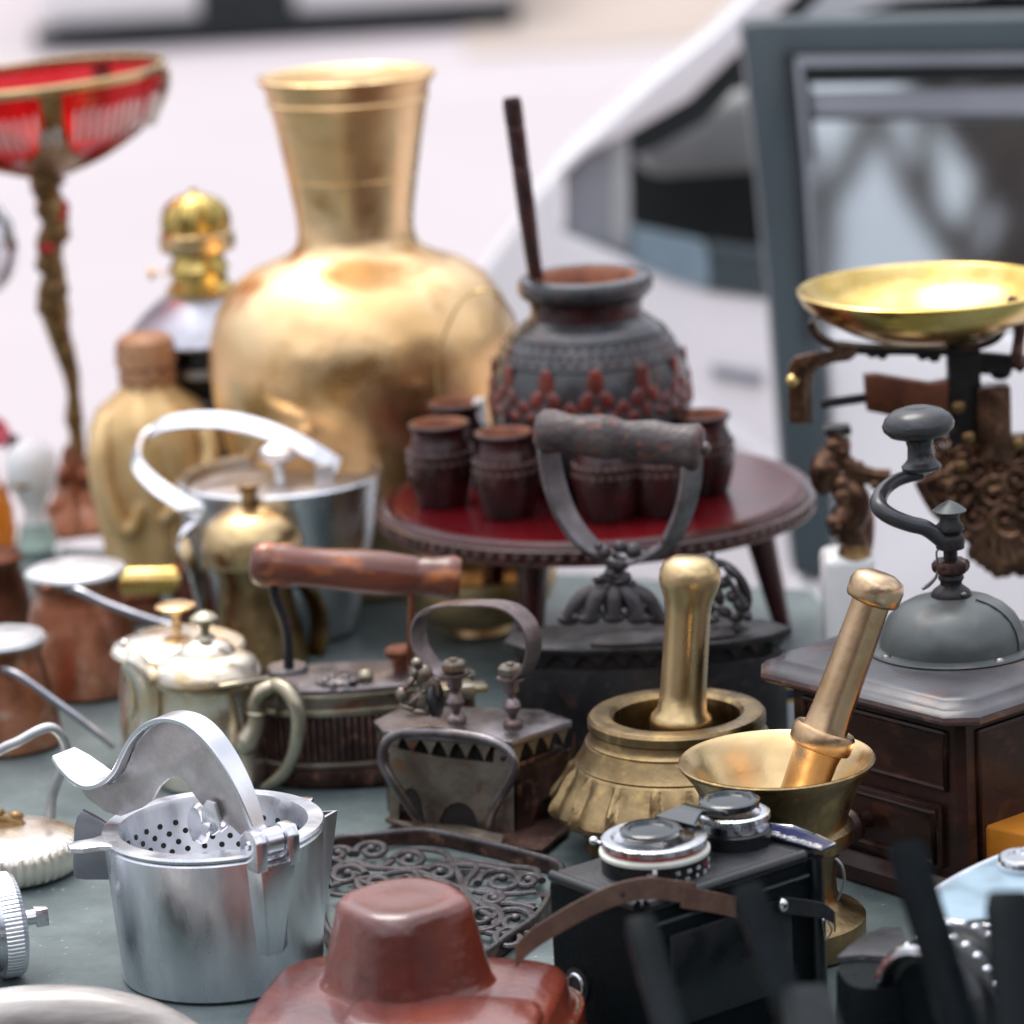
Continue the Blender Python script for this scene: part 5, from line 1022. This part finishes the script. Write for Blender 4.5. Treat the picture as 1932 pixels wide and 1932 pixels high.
# ================================================================== LEATHER CAMERA CASE (front)
T = Thing('leather_camera_case', 'red-brown leather camera case with a domed lens cup, in the foreground', 'camera case', HZ(780, 2028))
s = T.s; zt = 184
def RI(a_, b_, z, n_=4.6, off=(0, 0)): return [T.v(x + off[0], y + off[1] - 72, z) for x, y in super_ring(a_, b_ + 70, n_, 72, radians(-12))]
mk(T, 'case_body', loft([RI(296, 170, 0), RI(304, 178, 8), RI(308, 182, 60), RI(308, 182, zt - 74), RI(304, 178, zt - 62), RI(290, 164, zt - 58), RI(284, 158, zt - 52), RI(280, 154, zt - 14), RI(275, 149, zt - 5), RI(264, 138, zt), RI(150, 80, zt + 2)]), 'leather', ang=60)
mk(T, 'front_flap', loft([RI(176, 20, 60, 3.5, (66, -132)), RI(180, 24, zt + 4, 3.5, (66, -132)), RI(176, 20, zt + 14, 3.5, (66, -132)), RI(160, 8, zt + 18, 3.5, (66, -132))]), 'leather', ang=60)
mk(T, 'stitched_seam', [tube(RI(304, 178, zt - 61), 3.2 * s, 8, 1, True), tube(RI(309, 183, 70), 4 * s, 8, 1, True)], 'wood_grip')
stc = []
rg = RI(297, 171, zt - 59)
for i in range(len(rg)):
    for f in (0, .5):
        p = rg[i].lerp(rg[(i + 1) % len(rg)], f); stc.append(ell(p, T.v(4.5, 4.5, 1.6), None, 8, 4))
mk(T, 'stitches', stc, 'strap')['kind'] = 'stuff'
dc = T.a(768, 1842, 0); dc = Vector((dc.x, dc.y, zt * s))
def cupf(t, z, k): return 1 + .055 * cos(4 * t + .6) * (1 if k < 8 else .5) + .008 * cos(9 * t + 1) + (.02 * max(0, cos(t * 1 + 2.1)) ** 4 if 3 < k < 8 else 0)
mk(T, 'lens_cup', lathe([(r * s * .94, z * s) for r, z in ((170, -2), (166, 3), (162, 8), (158, 18), (149, 56), (140, 96), (131, 130), (127, 150), (121, 161), (111, 167), (98, 169), (90, 168), (40, 170), (0, 170))], 72, dc, rf=cupf), 'leather', ang=60)

# ================================================================== SLR CAMERA, RIGHT EDGE
zt_ = .082; c0 = HZ(1900, 1690, zt_)
T = Thing('slr_camera', 'silver-topped film camera with knurled lens ring, at the lower right edge', 'camera', (c0.x, c0.y, 0))
s = T.s
def SH(x, y, z): return HZ(*q('r', x, y), z) - T.o
topo = [(1065, 760), (1062, 700), (1120, 640), (1300, 530), (1500, 430), (1700, 345), (1932, 275), (2500, 130), (2900, 420), (2500, 1010), (1932, 1035), (1640, 1005), (1400, 985), (1200, 940), (1100, 870)]
tp3, _ = smooth_pts([SH(x, y, zt_) for x, y in topo], None, 4, True)
mk(T, 'top_plate', prism([p - Vector((0, 0, .006)) for p in tp3], (0, 0, .006)), 'satin', bev=.0012, seg=3)
mk(T, 'chrome_rim', [tube([p - Vector((0, 0, .0008)) for p in tp3], .0016, 10, 1, True)], 'chrome')
cxy = sum(tp3, Vector()) / len(tp3)
def shr(p, f, z): return Vector((cxy.x + (p.x - cxy.x) * f, cxy.y + (p.y - cxy.y) * f, z))
mk(T, 'leather_band', prism([shr(p, .985, .0715) for p in tp3], (0, 0, .0045)), 'strap')
mk(T, 'upper_body', prism([shr(p, .975, .052) for p in tp3], (0, 0, .0195)), 'alu_smooth')
mk(T, 'body', prism([shr(p, .97, 0) for p in tp3], (0, 0, .052)), 'black_grain', bev=.001)
mk(T, 'dial', lathe([(r * s, z * s) for r, z in ((0, 0), (46, 0), (46, 20), (42, 25), (30, 25), (28, 20), (0, 20))], 60, SH(1925, 455, zt_), rf=lambda t, z, k: 1 + .02 * cos(40 * t)), 'chrome')
lc = T.a(1838, 1868, -150); la_ = Vector((-.74, -.67, .02)).normalized()
LRr = frame(la_)
mk(T, 'lens_barrel', lathe([(.030, -.02), (.0315, 0), (.0315, .006), (.029, .008), (.029, .012), (.0305, .014), (.0305, .022), (.028, .024), (.028, .034), (.025, .036), (.024, .030), (0, .028)], 72, lc, la_), 'black')
mk(T, 'lens_ring', lathe([(.0292, .0335), (.0296, .0345), (.0286, .0365), (.026, .037), (.025, .035)], 72, lc, la_, cap=False), 'chrome')
kb_ = []
for k in range(26):
    t = 2 * pi * k / 26
    for rr, zz in ((.0316, .003), (.0306, .018)):
        kb_.append(ell(lc + LRr @ Vector((rr * cos(t), rr * sin(t), zz)), (.0018, .0018, .0026), LRr, 10, 6))
mk(T, 'grip_studs', kb_, 'chrome')['kind'] = 'stuff'
mk(T, 'front_glass', lathe([(0, .0305), (.015, .0302), (.0235, .0295)], 48, lc, la_, cap=False), 'black_soft')

T = Thing('black_case', 'black leather ever-ready camera case lying open beside the twin-lens camera', 'camera case', HZ(1690, 2060))
s = T.s
def R3(x, y, d=0): return T.ac('r', x, y, d)
rgs = []
for z, f in ((0, 1), (150, 1.03), (225, 1.0), (236, .96)): rgs.append([T.v(x - 26, y, z) for x, y in super_ring(72 * f, 80 * f, 3.2, 48, .15)])
mk(T, 'case_shell', loft(rgs), 'black_grain', ang=60)
fl = [(160, 1335), (260, 1240), (430, 1110), (600, 1045), (780, 1050), (860, 1270), (700, 1275), (690, 1330), (640, 1320), (400, 1310)]
mk(T, 'flap', prism([HZ(*q('r', x, y), T.o.z + 240 * s) - T.o for x, y in fl], T.v(0, 0, 7)), 'blackgrey', bev=2.5 * s, seg=3)
mk(T, 'flap_edge', tube([HZ(*q('r', x, y), T.o.z + 238 * s) - T.o for x, y in ((165, 1340), (400, 1318), (640, 1330), (700, 1400), (720, 1480))], 5 * s, 8), 'blackgrey')

# ================================================================== ORANGE BOX
oz = .040; oc = HZ(1850, 1556, oz)
T = Thing('orange_wooden_box', 'bright orange varnished wooden box with black fitting on top, at the right edge', 'box', (oc.x, oc.y, 0))
s = T.s; u = Vector((cos(radians(-42)), sin(radians(-42)), 0)); w = Vector((cos(radians(44)), sin(radians(44)), 0))
B = [Vector((0, 0, 0)), u * .11, u * .11 + w * .07, w * .07]
mk(T, 'box', prism(B, (0, 0, oz)), 'orange', bev=.002, seg=3)
B2 = [u * .022 + w * .012, u * .07 + w * .012, u * .07 + w * .045, u * .022 + w * .045]
mk(T, 'black_fitting', prism([b + Vector((0, 0, oz)) for b in B2], (0, 0, .0012)), 'black', bev=.0005)

# ================================================================== RIBBED TIN MOULD, BRASS TAP, CHROME CYLINDER, HORN
T = Thing('ribbed_mould', 'round pale ribbed metal mould with a bent wire handle, left edge', 'mould', HZ(22, 1640))
s = T.s
mk(T, 'mould', lathe(T.Z([(118, 0), (126, 5), (130, 14), (132, 44), (126, 58), (110, 68), (60, 74), (0, 76)]), 240, rf=lambda t, z, k: 1 + (.022 * cos(44 * t) if 1 < k < 5 else 0)), 'silverplate')
mk(T, 'wire_handle', tube([T.ac('02', x, y, d) for x, y, d in ((-40, 520, -30), (30, 480, -30), (100, 450, -30), (200, 395, -20), (270, 380, -10), (320, 420, 0), (345, 490, 10), (340, 570, 15), (300, 660, 20), (272, 750, 20), (265, 850, 20))], 9.5 * s, 12), 'tin')
T = Thing('brass_tap', 'small lumpy brass tap piece lying on the ribbed mould at the left edge', 'tap', HZ(18, 1560, .02))
s = T.s
mk(T, 'tap', [tube([T.v(-60, 0, 10), T.v(-20, -5, 16), T.v(10, -8, 12), T.v(24, -10, 2)], [16 * s, 17 * s, 13 * s, 11 * s], 12), ell(T.v(14, -6, 22), T.v(15, 12, 10)), ell(T.v(-16, -8, 28), T.v(12, 10, 12)), lathe(T.Z([(12, 0), (16, 5), (16, 12), (10, 16)]), 16, T.v(20, -10, -8), (.6, -.3, .3))], 'bronze')
T = Thing('chrome_cylinder', 'chrome cylinder with knurled end ring and square key shaft, lying at the left edge', 'film canister', HZ(20, 1838))
s = T.s; ca = Vector((.94, .34, .0)).normalized(); cc = Vector((0, 0, 96 * s)) + T.v(-10, 0, 0)
mk(T, 'barrel', lathe(T.Z([(0, -260), (80, -258), (84, -250), (84, -6), (80, 0)]), 72, cc, ca), 'chrome')
mk(T, 'knurled_ring', lathe(T.Z([(84, -14), (95, -10), (97, -4), (97, 22), (93, 30), (84, 34), (0, 34)]), 300, cc, ca, rf=lambda t, z, k: 1 + (.012 * (1 if int(t * 75 / pi) % 2 else 0) if k in (1, 2, 3) else 0)), 'alu', ang=25)
mk(T, 'key_shaft', [lathe(T.Z([(15, 34), (15, 66)]), 20, cc + Vector((0, 0, 6 * s)), ca)], 'chrome')
mk(T, 'square_key', box(cc + ca * 76 * s + Vector((0, 0, 6 * s)), T.v(24, 30, 34), atan2(ca.y, ca.x)), 'alu_smooth', bev=2 * s)
T = Thing('polished_horn', 'curved streaked grey horn lying in the bottom left corner', 'horn', HZ(190, 2015))
s = T.s
mk(T, 'horn', tube([T.a(x, y, d) for x, y, d in ((-160, 1975, 20), (-40, 1944, 20), (60, 1932, 10), (170, 1932, 0), (270, 1950, -20), (350, 1985, -50), (420, 2035, -90), (460, 2080, -130))], [k * s for k in (66, 70, 72, 70, 64, 56, 46, 34)], 28, 8), 'horn', ang=60)
mk(T, 'silver_mount', tube([T.a(120, 1960, -75), T.a(170, 1950, -75), T.a(215, 1965, -75)], 16 * s, 12), 'chrome')

# ================================================================== DARK HANDLES, CLOSE FOREGROUND
def stick(lab, x0, y0_, x1, y1_, D0, w, m='black_soft', proto=[0]):
    a_ = YP(x0, y0_, D0); b_ = YP(x1, y1_, D0 - .04); d = (b_ - a_); k = -a_.z / d.z; g_ = a_ + d * k
    T = Thing('tool_handle', lab, 'tool handle', g_, 'dark tool handles standing in the foreground'); s = T.s; up_ = (a_ - g_)
    R = up_frame(up_); L_ = up_.length; hw = w * s / 2
    rr = lambda f, z: [R @ Vector((x * f, y * f * .55, z)) for x, y in [(cx_ * hw, cy_ * hw) for cx_, cy_ in ((-1, -.7), (-.7, -1), (.7, -1), (1, -.7), (1, .7), (.7, 1), (-.7, 1), (-1, .7))]]
    mk(T, 'handle', loft([rr(1.05, 0), rr(1.15, L_ * .3), rr(1.0, L_ * .75), rr(1, L_ * .94), rr(.98, L_ * .985), rr(.86, L_)]), m, ang=50)
stick('black handle leaning left in front of the grinder drawer, tallest of the dark foreground handles', 1706, 1592, 1810, 1932, 1.40, 70)
stick('black foreground handle whose tip stands just before the brown camera strap', 1408, 1672, 1500, 1932, 1.40, 62)
stick('black foreground handle with lit tip, leftmost, before the twin-lens camera body', 1206, 1735, 1262, 1932, 1.42, 66)
stick('black handle at the right edge, in front of the silver-topped camera', 1900, 1690, 1925, 1932, 1.36, 90)
stick('short dark handle with pale tip low in front of the twin-lens camera', 1520, 1880, 1535, 1960, 1.36, 84)

# ================================================================== WHITE CAR WITH ITS OPEN DOOR
YC = 3.9
T = Thing('white_car', 'white car parked behind the stall with its side door open, showing a dark cabin', 'car', (1.0, YC, GZ))
def K(x, y, dy=0): return YP(x, y, YC + dy) - T.o
low = [(1062, 330), (1060, 440), (1130, 470), (1330, 545), (1450, 560), (1900, 620), (2600, 640), (2600, 1900), (780, 1900), (800, 800), (850, 600), (930, 480), (1000, 380), (1040, 330)]
mk(T, 'body_side', prism([K(*p) for p in low], (0, .05, 0)), 'car_white', bev=.012, seg=3)
pil = [(1470, -60), (1560, -60), (1400, 90), (1300, 188), (1190, 250), (1110, 287), (1062, 332), (1030, 345), (1080, 290), (1230, 155), (1350, 60)]
mk(T, 'windscreen_pillar', prism([K(*p) for p in pil], (0, .09, 0)), 'car_white', bev=.01, seg=3)
mk(T, 'door_seal', prism([K(x, y, .03) for x, y in ((1560, -60), (1600, -60), (1440, 110), (1330, 230), (1230, 285), (1120, 315), (1075, 350), (1062, 332), (1110, 287), (1190, 250), (1300, 188), (1400, 90))], (0, .05, 0)), 'frame_dark')
mk(T, 'quarter_light', prism([K(x, y, .02) for x, y in ((1066, 340), (1110, 290), (1150, 262), (1152, 462), (1110, 452), (1066, 438))], (0, .02, 0)), 'frame_grey')
mk(T, 'window_post', prism([K(x, y, .015) for x, y in ((1150, 262), (1186, 246), (1192, 482), (1152, 466))], (0, .04, 0)), 'carseat', bev=.004)
mk(T, 'cabin', prism([K(x, y, .35) for x, y in ((1640, -60), (1500, 60), (1400, 150), (1290, 235), (1180, 285), (1100, 330), (1080, 430), (1300, 560), (1450, 600), (2700, 700), (2700, -60))], (0, .05, 0)), 'carin')
mk(T, 'roof', prism([K(x, y, .08) for x, y in ((1460, -160), (2700, -160), (2700, -60), (1560, -60))], (0, 1.1, 0)), 'car_white')
mk(T, 'seat', loft([[K(x, y, d) for x, y in ((1190, 215), (1260, 200), (1440, 160), (1560, 150), (1560, 300), (1430, 320), (1200, 335))] for d in (.12, .3)]), 'carseat', bev=.03, seg=3)
mk(T, 'sill_cover', prism([K(x, y, -.004) for x, y in ((1195, 440), (1335, 470), (1340, 545), (1270, 528), (1195, 495))], (0, .06, 0)), 'satin')
mk(T, 'inner_sill', prism([K(x, y, -.004) for x, y in ((1345, 470), (1700, 520), (1700, 590), (1450, 562), (1335, 547))], (0, .06, 0)), 'frame')
mk(T, 'fender_vent', prism([K(x, y, -.006) for x, y in ((1345, 690), (1440, 705), (1440, 730), (1345, 712))], (0, .01, 0)), 'frame_grey')
mk(T, 'body_crease', tube([K(x, y, -.004) for x, y in ((860, 640), (1100, 700), (1330, 790), (1460, 880), (1560, 900))], .012, 8), 'car_white')
mk(T, 'windscreen', prism([K(x, y, .12) for x, y in ((1500, 60), (1700, 0), (2300, -40), (2300, -60), (1560, -60))], (0, .02, 0)), 'mirror')
for x in (1150, 2350): mk(T, 'wheel', lathe([(.12, -.1), (.30, -.1), (.31, -.08), (.31, .08), (.30, .1), (.12, .1)], 40, K(x, 1900) + Vector((0, .2, 0)) - Vector((0, 0, K(x, 1900).z - .31)), (0, 1, 0)), 'tyre')
# open door: charcoal frame, glass, white lower skin
YD = 3.15
T = Thing('open_car_door', 'open car door with charcoal window frame and reflecting glass, behind the brass scale pan', 'car door', (1.1, YD, GZ))
TL = radians(16)
zr_ = YP(1600, 640, YD).z
def DK(x, y, dy=0):
    v = ray(x, y); k = (YD + dy + (H - zr_) * tan(TL)) / (v.y - v.z * tan(TL)); return CAM + v * k - T.o
fr = [(1400, 55), (1412, 42), (1470, 40), (2400, 20), (2400, 620), (2350, 620), (2350, 130), (1520, 132), (1530, 300), (1548, 600), (1560, 760), (1575, 1086), (1498, 1086), (1478, 900), (1455, 600), (1425, 300)]
mk(T, 'window_frame', prism([DK(*p) for p in fr], (0, .045, 0)), 'frame', bev=.008, seg=3)
mk(T, 'frame_groove', [prism([DK(x, y, -.006) for x, y in pp], (0, .008, 0)) for pp in ([(1480, 96), (2350, 86), (2350, 98), (1490, 106)], [(1480, 96), (1490, 106), (1506, 300), (1530, 640), (1520, 640), (1498, 300)])], 'frame_dark')
mk(T, 'inner_trim', [prism([DK(x, y, -.010) for x, y in pp], (0, .012, 0)) for pp in ([(1500, 108), (2350, 98), (2350, 114), (1514, 124)], [(1500, 112), (1512, 120), (1528, 300), (1544, 600), (1536, 600), (1518, 300)])], 'frame_grey')
mk(T, 'window_seal', [prism([DK(x, y, -.002) for x, y in pp], (0, .03, 0)) for pp in ([(1510, 128), (2350, 114), (2350, 132), (1518, 144)], [(1510, 128), (1528, 140), (1540, 300), (1532, 300)])], 'frame_dark')
g1_ = [DK(x, y, .02) for x, y in ((1515, 130), (2360, 118), (2360, 640), (1550, 640))]
for p, dy in zip(g1_, (.09, .09, 0, 0)): p.y += 0
zlow = min(p.z for p in g1_)
gl = g1_
mk(T, 'window_glass', prism(gl, (0, .006, 0)), 'mirror')
mk(T, 'door_skin', prism([DK(x, y, .01) for x, y in ((1552, 620), (2400, 640), (2400, 1400), (1500, 1400), (1500, 1090), (1576, 1090), (1562, 760))], (0, .06, 0)), 'car_white', bev=.01, seg=3)
mk(T, 'reflection_band', prism([DK(x, y, .0) for x, y in ((1530, 176), (2350, 160), (2350, 215), (1536, 215))], (0, .012, 0)), 'frame_grey')  # grey strip imitating a band reflected across the top of the glass

# ================================================================== PARKED CAR FAR AWAY
def parked_car(lab, x, y, rz, grp='cars parked across the street'):
    T = Thing('parked_car', lab, 'car', (x, y, GZ), grp); T.e.rotation_euler.z = rz
    def ring(xh, z0, z1, y_, r=.12): return [Vector(p) for p in ((-xh, y_, z0), (xh, y_, z0), (xh + .02, y_, (z0 + z1) / 2), (xh - .03, y_, z1), (-xh + .03, y_, z1), (-xh - .02, y_, (z0 + z1) / 2))]
    mk(T, 'body', loft([ring(.72, .22, .6, -2.1), ring(.84, .10, .78, -1.95), ring(.86, .12, .92, -.9), ring(.86, .12, .95, 1.2), ring(.84, .14, .9, 1.95), ring(.74, .22, .7, 2.1)]), 'car_white', bev=.04, seg=3)
    mk(T, 'cabin', loft([ring(.72, .9, .93, -1.1), ring(.66, .9, 1.38, -.4), ring(.66, .9, 1.4, .9), ring(.72, .9, .95, 1.7)]), 'winglass', bev=.03)
    mk(T, 'roof', loft([ring(.62, 1.38, 1.42, -.45), ring(.62, 1.38, 1.44, .9)]), 'car_white', bev=.02)
    mk(T, 'bumper', box((0, -2.08, .215), (1.66, .18, .25)), 'car_white', bev=.04)
    mk(T, 'grille', box((-.1, -2.14, .16), (.34, .10, .14)), 'frame_dark', bev=.01)
    for sx in (-1, 1):
        mk(T, 'headlight', ell((sx * .6, -2.03, .62), (.17, .09, .1)), 'chrome')
        for yy in (-1.35, 1.35): mk(T, 'wheel', lathe([(.1, -.11), (.29, -.11), (.31, -.08), (.31, .08), (.29, .11), (.1, .11)], 32, (sx * .74, yy, .31), (1, 0, 0)), 'tyre')
    mk(T, 'shadow_bar', box((0, -2.16, .055), (1.72, .1, .07)), 'frame_dark', bev=.01)  # dark bar standing in for the shadow beneath the car
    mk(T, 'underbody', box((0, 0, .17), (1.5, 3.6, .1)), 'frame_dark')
p = HZ(500, 80, GZ); parked_car('pale parked car far behind the brass vase, only tyres and bumper in frame', p.x, p.y + 2.2, .02)
added_building(-3, -17, 34, 6, 'unseen grey block added behind the camera to darken reflections')
added_building(19, -10, 12, 7, 'unseen grey block added behind and to the right to darken reflections')
def bare_tree(x, y, seed, lab):
    random.seed(seed); T = Thing('bare_tree', lab, 'tree', (x, y, GZ), 'bare trees in the square'); seg = []
    def br(p, d, r, L_, dep):
        pts = [p]; rr = [r]; q_ = p; dd_ = d
        for k in range(3):
            dd_ = (dd_ + Vector((random.uniform(-.22, .22), random.uniform(-.22, .22), random.uniform(-.05, .15)))).normalized(); q_ = q_ + dd_ * L_ / 3; pts.append(q_); rr.append(r * (1 - .13 * (k + 1)))
        seg.append(tube(pts, rr, 8, 2))
        if dep:
            for k in range(3):
                a_ = random.uniform(0, 6.28); nd = (dd_ + Vector((cos(a_) * .9, sin(a_) * .9, .25))).normalized(); br(q_ if k else pts[2], nd, r * .58, L_ * .74, dep - 1)
    br(Vector((0, 0, 1.6)), Vector((0, 0, 1)), .36, 1.3, 4)
    mk(T, 'trunk', tube([(0, 0, 0), (.02, 0, .8), (0, 0, 1.75)], [.2, .16, .14], 12, 3), 'bark'); mk(T, 'branches', seg, 'bark')
bare_tree(1.3, -5.4, 5, 'leafless tree reflected in the car door glass')
bare_tree(-4.5, -8.2, 9, 'leafless tree farther behind the camera')

# ------------------------------------------------------------------ sub-parts: small pieces go under the part that carries them
NEST = dict(knob='lid', lid_knob='lid', lid_hinge='lid', hinge='lid', wick_knob='burner', crown='burner', gallery='burner', nose='head', eye='head', inner_mouth='body', inside='bowl', name_lettering='name_plate', plate_border='name_plate',
    strap_hole='leather_strap', lug_stud='strap_lug', lug_ring='strap_lug', drawer_knob='drawer_front', drawer_moulding='drawer_front', rivet='handle_strap', hub_cap='crank_hub', crank_knob='crank_arm', collar_screw='collar',
    washer='post', nut='post', cap_bridge='lens_cap', red_ring='shutter_ring', aperture_number='taking_lens_barrel', shutter_number='taking_lens_barrel', focus_number='viewing_ring', socket_mount='tripod_socket', square_key='key_shaft',
    strainer_holes='strainer', tab='strainer', ear='strainer', lug='hinge_boss', link_pin='link', lever_web='lever', lever_hub='lever', lacquered_panel='top', edge_moulding='top', carved_edge='top', arch_shadow='front_plate', door_screw='front_plate', hub_='x',
    stitches='case_body', stitched_seam='case_body', cup_welt='lens_cup', claw='pan_bridge', scallop='pan_bridge', grip_studs='lens_barrel', front_glass='lens_barrel', lens_ring='lens_barrel', dial='top_plate', chrome_rim='top_plate', quarter_light='body_side', window_glass='window_frame', frame_groove='window_frame', window_seal='window_frame', flap_edge='flap', chrome_ring='lens_cup')
import re as _re
bs = lambda o: _re.sub(r'\.\d+$', '', o.name)
for e in [o for o in S.objects if o.type == 'EMPTY']:
    kids = list(e.children); by = {}
    for k in kids: by.setdefault(bs(k), k)
    for k in kids:
        p = NEST.get(bs(k)); p = by.get(p) if p else None
        if p and p is not k and not k.children and p.parent is e and p.matrix_basis == Matrix.Identity(4):
            if bs(k) in ('washer', 'nut'):
                def cen(o): return sum((Vector(v.co) for v in o.data.vertices), Vector()) / len(o.data.vertices)
                p = min((o for o in kids if bs(o) == 'post'), key=lambda o: (cen(o).xy - cen(k).xy).length)
            k.parent = p
